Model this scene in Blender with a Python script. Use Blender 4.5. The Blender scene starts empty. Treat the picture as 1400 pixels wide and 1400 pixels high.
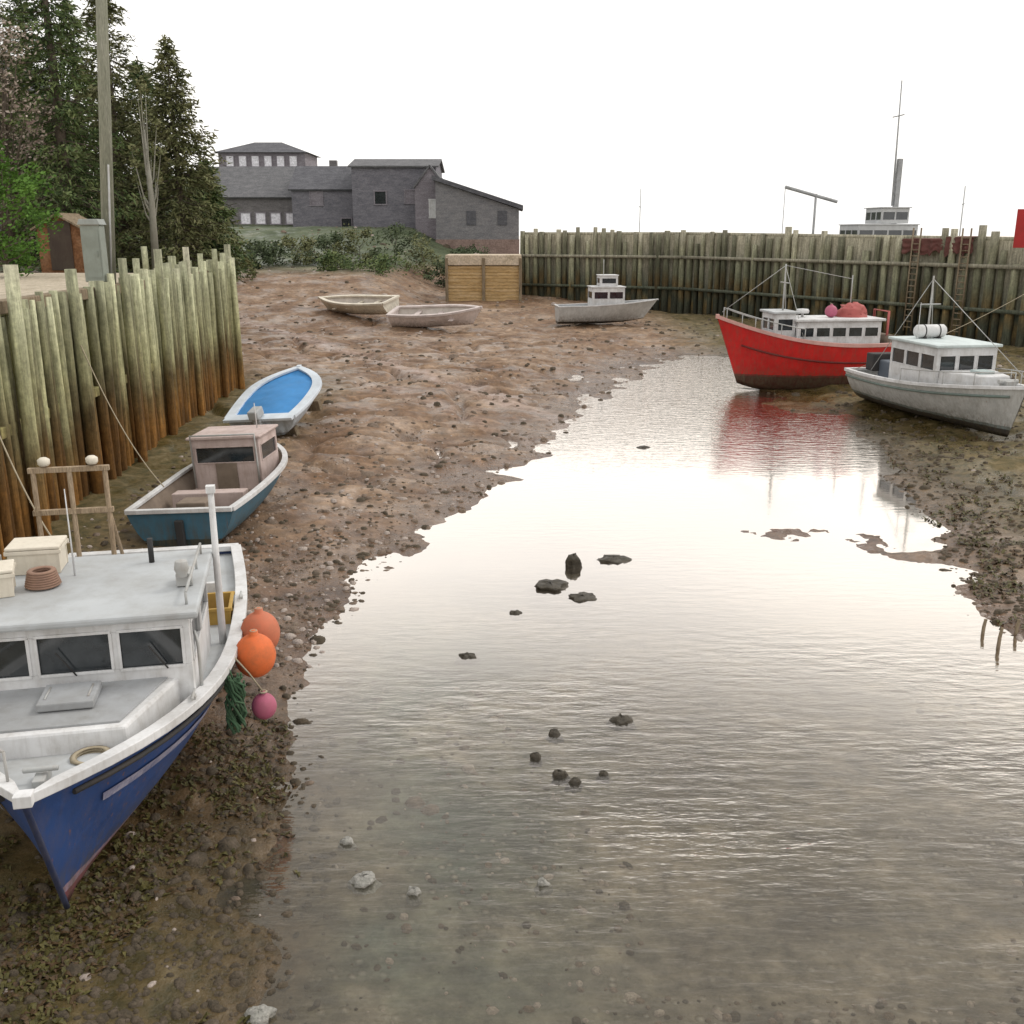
import bpy, math, random
import numpy as np
from mathutils import Vector, Matrix, noise as mn
random.seed(7); R=math.radians
S=bpy.context.scene; COL=S.collection
# ------------------------------------------------------------------ camera geometry
H=6.0; PIT=math.atan(380/1361.0); cp,sp=math.cos(PIT),math.sin(PIT)
def ray(px,py):
    u=(px-700)/1361.0; v=-(py-700)/1361.0
    return Vector((u, cp+v*sp, -sp+v*cp))
def at_z(px,py,z=0.0):
    d=ray(px,py); k=(z-H)/d.z; return Vector((d.x*k,d.y*k,z))
def at_y(px,py,Y):
    d=ray(px,py); k=Y/d.y; return Vector((d.x*k,Y,H+d.z*k))
# ------------------------------------------------------------------ materials
def nd(nt,t,**kw):
    n=nt.nodes.new(t)
    for k,v in kw.items():
        if k in n.inputs.keys(): n.inputs[k].default_value=v
        else: setattr(n,k,v)
    return n
def ramp(nt,stops,fac=None,interp='LINEAR'):
    r=nt.nodes.new('ShaderNodeValToRGB'); cr=r.color_ramp; cr.interpolation=interp
    while len(cr.elements)<len(stops): cr.elements.new(0.5)
    for e,(p,c) in zip(cr.elements,stops):
        e.position=p; e.color=(c[0],c[1],c[2],1) if not isinstance(c,(int,float)) else (c,c,c,1)
    if fac is not None: nt.links.new(fac,r.inputs[0])
    return r
def mixc(nt,a,b,f,mode='MIX'):
    m=nt.nodes.new('ShaderNodeMix'); m.data_type='RGBA'; m.blend_type=mode
    for i,x in ((6,a),(7,b),(0,f)):
        if hasattr(x,'links') : nt.links.new(x,m.inputs[i])
        elif isinstance(x,(int,float)): m.inputs[i].default_value=x if i==0 else (x,x,x,1)
        else: m.inputs[i].default_value=(x[0],x[1],x[2],1)
    return m.outputs[2]
def newmat(name):
    m=bpy.data.materials.new(name); m.use_nodes=True; nt=m.node_tree
    return m,nt,nt.nodes['Principled BSDF']
def coords(nt,world=False,scale=(1,1,1)):
    if world: c=nt.nodes.new('ShaderNodeNewGeometry').outputs['Position']
    else: c=nt.nodes.new('ShaderNodeTexCoord').outputs['Object']
    mp=nt.nodes.new('ShaderNodeMapping'); mp.inputs['Scale'].default_value=scale
    nt.links.new(c,mp.inputs[0]); return mp.outputs[0]
def noise(nt,vec,scale,detail=5,rough=.6):
    n=nd(nt,'ShaderNodeTexNoise'); n.inputs['Scale'].default_value=scale
    n.inputs['Detail'].default_value=detail; n.inputs['Roughness'].default_value=rough
    nt.links.new(vec,n.inputs['Vector']); return n.outputs['Fac']
def bump(nt,bs,h,strength,dist=.02):
    b=nd(nt,'ShaderNodeBump'); b.inputs['Strength'].default_value=strength; b.inputs['Distance'].default_value=dist
    nt.links.new(h,b.inputs['Height']); nt.links.new(b.outputs[0],bs.inputs['Normal'])
MATS={}
def paint(name,c,rough=.45,dirt=(.12,.10,.07),amt=.35,sc=3.0,grime_z=None,bmp=.25,streak=True):
    """weathered paint: stains in patches and run-down streaks"""
    if name in MATS: return MATS[name]
    m,nt,bs=newmat(name)
    v=coords(nt); f1=noise(nt,v,sc,8,.65)
    v2=coords(nt,scale=(9,9,.8) if streak else (3,3,3)); f2=noise(nt,v2,sc*.8,6,.7)
    r1=ramp(nt,[(.42,0),(.75,1)],f1); r2=ramp(nt,[(.48,0),(.72,1)],f2)
    mx=mixc(nt,r1.outputs[0],r2.outputs[0],.5,'ADD')
    sc_=nd(nt,'ShaderNodeMath',operation='MULTIPLY'); nt.links.new(mx,sc_.inputs[0]); sc_.inputs[1].default_value=amt
    f3=noise(nt,v,sc*.4,3); v3=ramp(nt,[(.3,.82),(.7,1.08)],f3)
    base=mixc(nt,c,v3.outputs[0],1.0,'MULTIPLY')
    col=mixc(nt,base,dirt,sc_.outputs[0])
    nt.links.new(col,bs.inputs['Base Color'])
    rr=ramp(nt,[(0,rough),(1,min(1,rough+.35))],f1); nt.links.new(rr.outputs[0],bs.inputs['Roughness'])
    bump(nt,bs,f1,bmp,.012)
    MATS[name]=m; return m
def hullpaint(name,top,bottom,zl,c_stripe=None,rough=.35,amt=.4):
    """topsides above zl, antifouling below, in the boat's own height"""
    if name in MATS: return MATS[name]
    m,nt,bs=newmat(name)
    v=coords(nt); sx=nd(nt,'ShaderNodeSeparateXYZ'); nt.links.new(v,sx.inputs[0])
    f1=noise(nt,v,2.2,8,.7); v2=coords(nt,scale=(5,5,.7)); f2=noise(nt,v2,2.0,7,.7)
    mm=nd(nt,'ShaderNodeMath',operation='MULTIPLY_ADD'); nt.links.new(f1,mm.inputs[0]); mm.inputs[1].default_value=.10; nt.links.new(sx.outputs[2],mm.inputs[2])
    st=[(0,bottom),((zl+.05)/4,top)]
    if c_stripe: st=[(0,bottom),((zl+.05)/4,c_stripe),((zl+.13)/4,top)]
    dv=nd(nt,'ShaderNodeMath',operation='DIVIDE'); nt.links.new(mm.outputs[0],dv.inputs[0]); dv.inputs[1].default_value=4
    rp=ramp(nt,st,dv.outputs[0],'CONSTANT')
    r2=ramp(nt,[(.45,0),(.8,1)],f2)
    a=nd(nt,'ShaderNodeMath',operation='MULTIPLY'); nt.links.new(r2.outputs[0],a.inputs[0]); a.inputs[1].default_value=amt
    vv=ramp(nt,[(.25,.7),(.75,1.15)],f1); b=mixc(nt,rp.outputs[0],vv.outputs[0],1.0,'MULTIPLY')
    col=mixc(nt,b,(.13,.09,.06),a.outputs[0])
    zz=nd(nt,'ShaderNodeMapRange'); nt.links.new(mm.outputs[0],zz.inputs[0]); zz.inputs[1].default_value=zl+.55; zz.inputs[2].default_value=zl+.05; zz.inputs[3].default_value=0; zz.inputs[4].default_value=.85
    fz=noise(nt,coords(nt,scale=(4,4,1.2)),2.5,7,.7); fr_=ramp(nt,[(.42,0),(.66,1)],fz)
    zm=nd(nt,'ShaderNodeMath',operation='MULTIPLY'); nt.links.new(zz.outputs[0],zm.inputs[0]); nt.links.new(fr_.outputs[0],zm.inputs[1])
    col=mixc(nt,col,(.085,.07,.04),zm.outputs[0])
    # thin rust runs
    fs_=noise(nt,coords(nt,scale=(14,14,.5)),1.6,3,.5); rs_=ramp(nt,[(.66,0),(.72,.6)],fs_); col=mixc(nt,col,(.20,.09,.04),rs_.outputs[0])
    nt.links.new(col,bs.inputs['Base Color'])
    rr=ramp(nt,[(0,rough),(1,.85)],f1); nt.links.new(rr.outputs[0],bs.inputs['Roughness'])
    bump(nt,bs,f1,.3,.015); MATS[name]=m; return m
def rough_mat(name,cols,sc=3,rough=.85,bmp=.6,dist=.03,stretch=(1,1,1),world=False,spec=.3):
    if name in MATS: return MATS[name]
    m,nt,bs=newmat(name); v=coords(nt,world,stretch)
    f=noise(nt,v,sc,8,.68); n=len(cols)
    rp=ramp(nt,[(.28+.44*i/(n-1),c) for i,c in enumerate(cols)],f)
    f2=noise(nt,v,sc*6,4,.6); vv=ramp(nt,[(.3,.65),(.7,1.25)],f2)
    nt.links.new(mixc(nt,rp.outputs[0],vv.outputs[0],1.0,'MULTIPLY'),bs.inputs['Base Color'])
    bs.inputs['Roughness'].default_value=rough; bs.inputs['Specular IOR Level'].default_value=spec
    bump(nt,bs,f2,bmp,dist); MATS[name]=m; return m
def pile_mat(name,base_rust=2.1,top=(.20,.19,.12),mid=(.135,.13,.07),low=(.085,.045,.018)):
    m,nt,bs=newmat(name)
    v=coords(nt,True); sx=nd(nt,'ShaderNodeSeparateXYZ'); nt.links.new(v,sx.inputs[0])
    f0=noise(nt,v,.55,4,.6); f1=noise(nt,coords(nt,True,(6,6,.6)),1.6,8,.7); f3=noise(nt,v,9,6,.7)
    oi=nd(nt,'ShaderNodeObjectInfo')
    a=nd(nt,'ShaderNodeMath',operation='MULTIPLY_ADD'); nt.links.new(f0,a.inputs[0]); a.inputs[1].default_value=2.2; nt.links.new(sx.outputs[2],a.inputs[2])
    b=nd(nt,'ShaderNodeMath',operation='MULTIPLY_ADD'); nt.links.new(oi.outputs['Random'],b.inputs[0]); b.inputs[1].default_value=.9; nt.links.new(a.outputs[0],b.inputs[2])
    d=nd(nt,'ShaderNodeMath',operation='DIVIDE'); nt.links.new(b.outputs[0],d.inputs[0]); d.inputs[1].default_value=8
    k=base_rust
    rp=ramp(nt,[(0,(.035,.022,.012)),((k+.2)/8,low),((k+1.3)/8,(.12,.085,.035)),((k+2.3)/8,mid),((k+4.2)/8,top),(.97,(.30,.28,.21))],d.outputs[0])
    vv=ramp(nt,[(.25,.35),(.5,.9),(.75,1.7)],f1); c=mixc(nt,rp.outputs[0],vv.outputs[0],1.0,'MULTIPLY')
    v3=ramp(nt,[(.3,.7),(.7,1.3)],f3); c=mixc(nt,c,v3.outputs[0],1.0,'MULTIPLY')
    rv=ramp(nt,[(0,.6),(1,1.45)],oi.outputs['Random']); c=mixc(nt,c,rv.outputs[0],1.0,'MULTIPLY')
    nt.links.new(c,bs.inputs['Base Color']); bs.inputs['Roughness'].default_value=.85; bs.inputs['Specular IOR Level'].default_value=.25
    bump(nt,bs,f1,.7,.04); return m
def leaf_mat(name,cols,rough=.75):
    m,nt,bs=newmat(name); v=coords(nt,True)
    f=noise(nt,v,.9,4,.6); g=nd(nt,'ShaderNodeTexWhiteNoise'); 
    sn=nt.nodes.new('ShaderNodeVectorMath'); sn.operation='SNAP'; nt.links.new(v,sn.inputs[0]); sn.inputs[1].default_value=(.25,.25,.25)
    nt.links.new(sn.outputs[0],g.inputs['Vector'])
    ad=nd(nt,'ShaderNodeMath',operation='MULTIPLY_ADD'); nt.links.new(g.outputs['Value'],ad.inputs[0]); ad.inputs[1].default_value=.35; nt.links.new(f,ad.inputs[2])
    n=len(cols); rp=ramp(nt,[(.35+.6*i/(n-1),c) for i,c in enumerate(cols)],ad.outputs[0])
    nt.links.new(rp.outputs[0],bs.inputs['Base Color']); bs.inputs['Roughness'].default_value=rough; bs.inputs['Specular IOR Level'].default_value=.2
    return m
def glass_mat(name,c=(.015,.018,.02),rough=.08):
    m,nt,bs=newmat(name); f=noise(nt,coords(nt),4,5,.6)
    rp=ramp(nt,[(.3,c),(.8,tuple(x*2.2+.01 for x in c))],f); nt.links.new(rp.outputs[0],bs.inputs['Base Color'])
    bs.inputs['Roughness'].default_value=rough; bs.inputs['Specular IOR Level'].default_value=.9; return m

M_white=paint('white gelcoat',(.66,.66,.66),.4,(.23,.20,.16),.45)
M_cream=paint('cream plastic',(.72,.66,.55),.5,(.3,.25,.18),.4)
M_grey=paint('grey deck paint',(.34,.35,.36),.6,(.16,.15,.13),.5,2.0,streak=False)
M_greyl=paint('light grey roof paint',(.45,.47,.48),.55,(.2,.18,.15),.45,1.6,streak=False)
M_pink=paint('faded pinkish white paint',(.52,.42,.39),.6,(.2,.13,.09),.5)
M_brown=paint('muddy deck',(.22,.17,.13),.8,(.09,.07,.05),.5,streak=False)
M_blue=paint('bright blue tarpaulin',(.04,.24,.56),.5,(.05,.12,.22),.3,2,streak=False)
M_steel=paint('galvanised steel',(.42,.43,.42),.4,(.22,.14,.08),.4)
M_dark=paint('dark rubber',(.03,.03,.03),.7,(.08,.06,.05),.4)
M_orange=paint('orange plastic buoy',(.72,.15,.035),.55,(.30,.10,.04),.6,4,streak=False)
M_orange2=paint('faded orange buoy',(.55,.15,.07),.5,(.25,.12,.07),.45,4,streak=False)
M_pinkb=paint('pink buoy',(.42,.10,.17),.5,(.2,.08,.08),.4,4,streak=False)
M_green=paint('green net',(.05,.11,.055),.9,(.05,.05,.03),.4,6,streak=False)
M_yellow=paint('mustard crate',(.45,.28,.06),.6,(.2,.13,.05),.4,streak=False)
M_rope=paint('old rope',(.40,.34,.24),.9,(.15,.12,.08),.4,8,streak=False)
M_redp=paint('faded red paint',(.42,.10,.09),.55,(.2,.08,.06),.4)
M_redsign=paint('red panel',(.40,.012,.012),.5,(.18,.03,.02),.3)
M_maroon=paint('maroon net',(.14,.05,.042),.9,(.10,.07,.055),.5,5,streak=False)
M_wood=rough_mat('weathered wood',[(.12,.09,.06),(.22,.17,.11),(.34,.27,.19)],3,stretch=(4,4,.6))
M_woodpale=rough_mat('pale timber',[(.22,.16,.10),(.36,.27,.18),(.46,.36,.25)],3,stretch=(4,4,.6))
M_glass=glass_mat('dark cabin glass')
M_glassw=glass_mat('pale window glass',(.45,.44,.47),.2)
# ------------------------------------------------------------------ mesh builder
class MB:
    def __init__(s): s.v=[]; s.f=[]; s.m=[]; s.sm=[]
    def add(s,vs,fs,mi=0,smooth=False):
        o=len(s.v); s.v+= [tuple(p) for p in vs]; s.f+=[tuple(i+o for i in f) for f in fs]; s.m+=[mi]*len(fs); s.sm+=[smooth]*len(fs)
    def box(s,c,d,rz=0,mi=0,rx=0,ry=0,taper=1.0):
        M=Matrix.Translation(c)@Matrix.Rotation(rz,4,'Z')@Matrix.Rotation(rx,4,'X')@Matrix.Rotation(ry,4,'Y')
        x,y,z=[q/2 for q in d]; vs=[]
        for sz,t in ((-1,1),(1,taper)):
            for sx,sy in ((-1,-1),(1,-1),(1,1),(-1,1)): vs.append(M@Vector((sx*x*t,sy*y*t,sz*z)))
        s.add(vs,[(0,3,2,1),(4,5,6,7),(0,1,5,4),(1,2,6,5),(2,3,7,6),(3,0,4,7)],mi)
    def tube(s,pts,r,n=8,mi=0,caps=True):
        pts=[Vector(p) for p in pts]; rs=r if isinstance(r,(list,tuple)) else [r]*len(pts)
        vs=[];fs=[]
        for i,p in enumerate(pts):
            a=pts[max(i-1,0)]; b=pts[min(i+1,len(pts)-1)]; d=(b-a).normalized()
            u=d.orthogonal().normalized() if i==0 else (u-d*u.dot(d)).normalized()
            w=d.cross(u)
            for k in range(n):
                t=2*math.pi*k/n; vs.append(p+(u*math.cos(t)+w*math.sin(t))*rs[i])
        for i in range(len(pts)-1):
            for k in range(n):
                fs.append((i*n+k,i*n+(k+1)%n,(i+1)*n+(k+1)%n,(i+1)*n+k))
        s.add(vs,fs,mi,True)
        if caps:
            o=len(s.v)-len(vs); s.f.append(tuple(o+k for k in reversed(range(n)))); s.f.append(tuple(o+(len(pts)-1)*n+k for k in range(n))); s.m+=[mi,mi]; s.sm+=[False,False]
    def lathe(s,c,prof,n=18,mi=0,M=None):
        vs=[];fs=[]; c=Vector(c)
        for r,z in prof:
            for k in range(n):
                t=2*math.pi*k/n; p=Vector((r*math.cos(t),r*math.sin(t),z))
                if M: p=M@p
                vs.append(c+p)
        for i in range(len(prof)-1):
            for k in range(n): fs.append((i*n+k,i*n+(k+1)%n,(i+1)*n+(k+1)%n,(i+1)*n+k))
        s.add(vs,fs,mi,True)
    def prism(s,poly,y0,y1,M=None,mi=0):
        """poly in (x,z), extruded along y"""
        n=len(poly); vs=[Vector((x,y0,z)) for x,z in poly]+[Vector((x,y1,z)) for x,z in poly]
        if M: vs=[M@p for p in vs]
        s.add(vs,[tuple(range(n)),tuple(reversed(range(n,2*n)))]+[(i,n+i,n+(i+1)%n,(i+1)%n) for i in range(n)],mi)
    def build(s,name,mats,parent=None,bevel=0,sub=0,loc=None):
        me=bpy.data.meshes.new(name); me.from_pydata(s.v,[],s.f)
        mats=mats if isinstance(mats,(list,tuple)) else [mats]
        for m in mats: me.materials.append(m)
        me.polygons.foreach_set('material_index',s.m); me.polygons.foreach_set('use_smooth',s.sm); me.update()
        o=bpy.data.objects.new(name,me); COL.objects.link(o)
        if parent: o.parent=parent
        if loc: o.location=loc
        if bevel:
            b=o.modifiers.new('bevel','BEVEL'); b.width=bevel; b.segments=2; b.limit_method='ANGLE'; b.angle_limit=R(40)
        return o
def build_each(mb,name,mats,parent=None,bevel=0):
    par=list(range(len(mb.v)))
    def find(a):
        while par[a]!=a: par[a]=par[par[a]]; a=par[a]
        return a
    for f in mb.f:
        for k in f[1:]: par[find(k)]=find(f[0])
    g={}
    for f,mi,sm in zip(mb.f,mb.m,mb.sm): g.setdefault(find(f[0]),[]).append((f,mi,sm))
    out=[]
    for r,fl in g.items():
        n=MB(); ids=sorted({k for f,_,_ in fl for k in f}); mp={k:i for i,k in enumerate(ids)}
        n.v=[mb.v[k] for k in ids]
        for f,mi,sm in fl: n.f.append(tuple(mp[k] for k in f)); n.m.append(mi); n.sm.append(sm)
        out.append(n.build(name,mats,parent,bevel))
    return out
def tag(o,label=None,cat=None,group=None,kind=None):
    if label: o['label']=label
    if cat: o['category']=cat
    if group: o['group']=group
    if kind: o['kind']=kind
    return o
def empty(name,loc=(0,0,0),rz=0,label=None,cat=None,group=None,rx=0,ry=0):
    o=bpy.data.objects.new(name,None); COL.objects.link(o); o.location=loc; o.rotation_euler=(rx,ry,rz); o.empty_display_size=.2
    return tag(o,label,cat,group)
# ------------------------------------------------------------------ terrain
WPX=[(260,1900),(335,1500),(345,1400),(350,1320),(385,1240),(428,1192),(398,1130),(412,1050),(396,960),(412,900),(450,850),(505,790),(590,712),(690,652),(755,606),(765,582),(815,545),(870,512),(930,488),(1028,487),(1040,545),(1072,560),(1185,574),(1205,628),(1250,697),(1305,755),(1330,840),(1400,868),(1700,900),(2300,1900)]
WP=np.array([[*at_z(px,py,0).xy] for px,py in WPX])
def sdist(X,Y):
    X=np.asarray(X,float);Y=np.asarray(Y,float)
    best=np.full(X.shape,1e9); inside=np.zeros(X.shape,bool); n=len(WP)
    for i in range(n):
        x0,y0=WP[i]; x1,y1=WP[(i+1)%n]; dx,dy=x1-x0,y1-y0
        t=np.clip(((X-x0)*dx+(Y-y0)*dy)/(dx*dx+dy*dy),0,1)
        best=np.minimum(best,np.hypot(X-x0-t*dx,Y-y0-t*dy))
        c=((y0>Y)!=(y1>Y)); xi=x0+(Y-y0)*(dx)/(dy if abs(dy)>1e-9 else 1e-9); inside^=c&(X<xi)
    return np.where(inside,-best,best)
_rng=np.random.RandomState(3); _T=_rng.rand(256,256)
def vnoise(x,y):
    xi=np.floor(x).astype(int); yi=np.floor(y).astype(int); fx=x-xi; fy=y-yi
    fx=fx*fx*(3-2*fx); fy=fy*fy*(3-2*fy)
    g=lambda a,b:_T[a%256,b%256]
    return (g(xi,yi)*(1-fx)*(1-fy)+g(xi+1,yi)*fx*(1-fy)+g(xi,yi+1)*(1-fx)*fy+g(xi+1,yi+1)*fx*fy)-.5
def sst(a,lo,hi):
    t=np.clip((a-lo)/(hi-lo),0,1); return t*t*(3-2*t)
def height(X,Y,fine=True):
    X=np.asarray(X,float);Y=np.asarray(Y,float)
    n1=vnoise(X*.35+9,Y*.35); n2=vnoise(X*1.1+3,Y*1.1+7); n3=vnoise(X*3.1,Y*3.1); n4=vnoise(X*8.3,Y*8.3)
    sd=sdist(X,Y)+ (n2*.8+n3*.22)*np.clip(Y/18,.3,1.5)+n4*.03
    h=np.where(sd>0, .075*np.minimum(sd,5)+.02*np.clip(sd-5,0,30), np.maximum(sd*.10,-.35))
    # shallow bar in the channel in front of the red boat
    bar=np.exp(-(((X-8.2-(Y-22)*.25)/3.6)**2))*np.exp(-((Y-19.0+(X-8)*.28)/1.2)**2)
    bb=np.clip(bar*1.5,0,1)*np.where(sd<0,1,0); h=h*(1-bb)+bb*(.0+n2*.14+n3*.10+n4*.05)
    amp=np.where(sd>-.3,1,.35)*np.clip(.22+sd*.3,.16,1)
    h=h+amp*(n1*.16+n2*.12+n3*.07+n4*.03)
    # drainage furrows on the left flat
    left=sst(-X,-6,1)*sst(Y,18,30)*(1-sst(Y,62,70))
    fur=np.abs(vnoise(X*.35+Y*.12+40,Y*.55+11)); h=h-left*.28*np.exp(-(fur/.045)**2)*np.where(sd>1,1,0)
    # beach rise at the head of the harbour, then the hillside
    m=1-sst(X,2,9)
    m2=1-sst(X,-11,-5)
    h=h+(.25*m+.75*m2)*2.3*sst(Y,60,84)+m*3.4*sst(Y,84,104)*(1-sst(X,1,6))-0*m
    h=h+6.0*sst(Y,108,126)*(1-sst(X,-22,-8))
    # land behind the quay on the left
    ex=-12.0-np.clip(Y-38,0,60)*.22
    h=h+np.maximum(0,4.4-np.clip(h,0,4.4))*sst(-(X-ex),0,4.5)*sst(Y,34,40)*(1-sst(Y,90,104))
    # open water beyond the breakwater
    out=sst(X+(Y-80)*.45,5,12)*sst(Y,68,84)
    h=h*(1-out)-1.2*out
    out2=sst(X,32,40); h=h*(1-out2)-1.0*out2
    return h
def ht(x,y): return float(height(np.array([x]),np.array([y]))[0])
def hit(px,py):
    d=ray(px,py); k=1.0
    for _ in range(3000):
        p=Vector((0,0,H))+d*k
        if p.z<=max(ht(p.x,p.y),-.02): return Vector((p.x,p.y,max(ht(p.x,p.y),0)))
        k*=1.004
    return p
def axis(segs):
    out=[]
    for a,b,st in segs: out+=list(np.arange(a,b,st))
    return np.array(out+[segs[-1][1]])
xs=axis([(-260,-70,12),(-70,-22,1.2),(-22,-12,.35),(-12,16,.11),(16,34,.3),(34,80,2.5),(80,300,15)])
ys=axis([(-12,2,1.0),(2,4,.3),(4,14,.07),(14,30,.12),(30,60,.25),(60,130,.6),(130,330,8)])
GX,GY=np.meshgrid(xs,ys); GZ=height(GX,GY)
nx,ny=len(xs),len(ys)
me=bpy.data.meshes.new('mudflat')
co=np.stack([GX.ravel(),GY.ravel(),GZ.ravel()],1)
idx=np.arange(nx*ny).reshape(ny,nx)
fc=np.stack([idx[:-1,:-1].ravel(),idx[:-1,1:].ravel(),idx[1:,1:].ravel(),idx[1:,:-1].ravel()],1)
me.vertices.add(len(co)); me.vertices.foreach_set('co',co.ravel())
me.loops.add(fc.size); me.loops.foreach_set('vertex_index',fc.ravel())
me.polygons.add(len(fc)); me.polygons.foreach_set('loop_start',np.arange(0,fc.size,4)); me.polygons.foreach_set('use_smooth',np.ones(len(fc),bool)); me.update(calc_edges=True)
ground=bpy.data.objects.new('mudflat_ground',me); COL.objects.link(ground); ground['kind']='structure'
def ground_mat():
    m,nt,bs=newmat('tidal mud and shingle'); v=coords(nt,True)
    sx=nd(nt,'ShaderNodeSeparateXYZ'); nt.links.new(v,sx.inputs[0])
    f1=noise(nt,v,.45,7,.65); f2=noise(nt,v,3.0,8,.7); f3=noise(nt,v,17,5,.7)
    mud=ramp(nt,[(.3,(.082,.044,.022)),(.43,(.165,.095,.052)),(.56,(.225,.148,.092)),(.70,(.35,.26,.195))],f1)
    vv=ramp(nt,[(.28,.45),(.5,.95),(.7,1.55)],f2); c=mixc(nt,mud.outputs[0],vv.outputs[0],1.0,'MULTIPLY')
    # pebbles
    vo=nd(nt,'ShaderNodeTexVoronoi'); vo.inputs['Scale'].default_value=7; nt.links.new(v,vo.inputs['Vector'])
    peb=ramp(nt,[(.10,1),(.32,0)],vo.outputs['Distance']); pm=noise(nt,v,.8,5,.6); pmr=ramp(nt,[(.45,0),(.62,.75)],pm)
    pf=nd(nt,'ShaderNodeMath',operation='MULTIPLY'); nt.links.new(peb.outputs[0],pf.inputs[0]); nt.links.new(pmr.outputs[0],pf.inputs[1])
    sep=ramp(nt,[(0,(.12,.09,.075)),(.5,(.30,.24,.20)),(1,(.50,.42,.36))],vo.outputs['Color'])
    c=mixc(nt,c,sep.outputs[0],pf.outputs[0])
    g1=nd(nt,'ShaderNodeMath',operation='MULTIPLY_ADD'); nt.links.new(sx.outputs[0],g1.inputs[0]); g1.inputs[1].default_value=1.64; nt.links.new(sx.outputs[1],g1.inputs[2])
    g2=nd(nt,'ShaderNodeMath',operation='MULTIPLY_ADD'); nt.links.new(f1,g2.inputs[0]); g2.inputs[1].default_value=5.0; nt.links.new(g1.outputs[0],g2.inputs[2])
    g3=nd(nt,'ShaderNodeMapRange'); nt.links.new(g2.outputs[0],g3.inputs[0]); g3.inputs[1].default_value=20; g3.inputs[2].default_value=60
    gst=ramp(nt,[(0,0),(.27,0),(.30,.45),(.33,0),(.40,0),(.445,.95),(.49,0)],g3.outputs[0])
    gm=nd(nt,'ShaderNodeMath',operation='MULTIPLY'); nt.links.new(gst.outputs[0],gm.inputs[0]); gr0=ramp(nt,[(.4,.2),(.6,1)],f2); nt.links.new(gr0.outputs[0],gm.inputs[1])
    c=mixc(nt,c,(.38,.29,.25),gm.outputs[0])
    # seaweed in the near left corner and at the quay foot
    wx=nd(nt,'ShaderNodeMapRange'); nt.links.new(sx.outputs[0],wx.inputs[0]); wx.inputs[1].default_value=-.8; wx.inputs[2].default_value=-2.6
    wy=nd(nt,'ShaderNodeMapRange'); nt.links.new(sx.outputs[1],wy.inputs[0]); wy.inputs[1].default_value=13; wy.inputs[2].default_value=7.5
    w=nd(nt,'ShaderNodeMath',operation='MULTIPLY'); nt.links.new(wx.outputs[0],w.inputs[0]); nt.links.new(wy.outputs[0],w.inputs[1])
    qx=nd(nt,'ShaderNodeMapRange'); nt.links.new(sx.outputs[0],qx.inputs[0]); qx.inputs[1].default_value=-5.5; qx.inputs[2].default_value=-8.5
    qy=nd(nt,'ShaderNodeMapRange'); nt.links.new(sx.outputs[1],qy.inputs[0]); qy.inputs[1].default_value=44; qy.inputs[2].default_value=36
    q=nd(nt,'ShaderNodeMath',operation='MULTIPLY'); nt.links.new(qx.outputs[0],q.inputs[0]); nt.links.new(qy.outputs[0],q.inputs[1])
    rx=nd(nt,'ShaderNodeMapRange'); nt.links.new(sx.outputs[0],rx.inputs[0]); rx.inputs[1].default_value=8; rx.inputs[2].default_value=11.5; rx.inputs[4].default_value=.95  # weed tone on right bank, darkened to paint in shadow below the white boat
    w2=nd(nt,'ShaderNodeMath',operation='MAXIMUM'); nt.links.new(w.outputs[0],w2.inputs[0]); nt.links.new(q.outputs[0],w2.inputs[1])
    w3=nd(nt,'ShaderNodeMath',operation='MAXIMUM'); nt.links.new(w2.outputs[0],w3.inputs[0]); nt.links.new(rx.outputs[0],w3.inputs[1])
    weed=ramp(nt,[(.28,(.024,.020,.006)),(.42,(.066,.054,.014)),(.55,(.12,.088,.032)),(.7,(.19,.15,.075))],f2)
    c=mixc(nt,c,weed.outputs[0],w3.outputs[0]); nw=nd(nt,'ShaderNodeMath',operation='SUBTRACT'); nw.inputs[0].default_value=1; nt.links.new(w3.outputs[0],nw.inputs[1]); pf2=nd(nt,'ShaderNodeMath',operation='MULTIPLY'); nt.links.new(pf.outputs[0],pf2.inputs[0]); nt.links.new(nw.outputs[0],pf2.inputs[1])
    # green hill high up
    hz=nd(nt,'ShaderNodeMapRange'); nt.links.new(sx.outputs[2],hz.inputs[0]); hz.inputs[1].default_value=2.9; hz.inputs[2].default_value=3.5
    gr=ramp(nt,[(.3,(.04,.055,.025)),(.55,(.085,.105,.055)),(.75,(.15,.145,.09))],f1)
    c=mixc(nt,c,gr.outputs[0],hz.outputs[0])
    # wet near the water line, silt-grey under water
    wet=nd(nt,'ShaderNodeMapRange'); nt.links.new(sx.outputs[2],wet.inputs[0]); wet.inputs[1].default_value=.02; wet.inputs[2].default_value=.22
    wc=mixc(nt,c,(.62,.58,.55),1.0,'MULTIPLY'); c=mixc(nt,wc,c,wet.outputs[0])
    ud=nd(nt,'ShaderNodeMapRange'); nt.links.new(sx.outputs[2],ud.inputs[0]); ud.inputs[1].default_value=.0; ud.inputs[2].default_value=-.12
    f4=noise(nt,v,.6,5,.6)
    silt1=ramp(nt,[(.36,(.07,.10,.085)),(.5,(.14,.145,.11)),(.64,(.27,.24,.19))],f4); silt2=ramp(nt,[(.36,(.105,.085,.065)),(.5,(.155,.13,.10)),(.64,(.25,.205,.16))],f4)
    fx=nd(nt,'ShaderNodeMapRange'); nt.links.new(sx.outputs[0],fx.inputs[0]); fx.inputs[1].default_value=-1.6; fx.inputs[2].default_value=1.6
    silt_c=mixc(nt,silt1.outputs[0],silt2.outputs[0],fx.outputs[0]); s2=ramp(nt,[(.3,.4),(.5,1),(.7,1.7)],f2)
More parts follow.
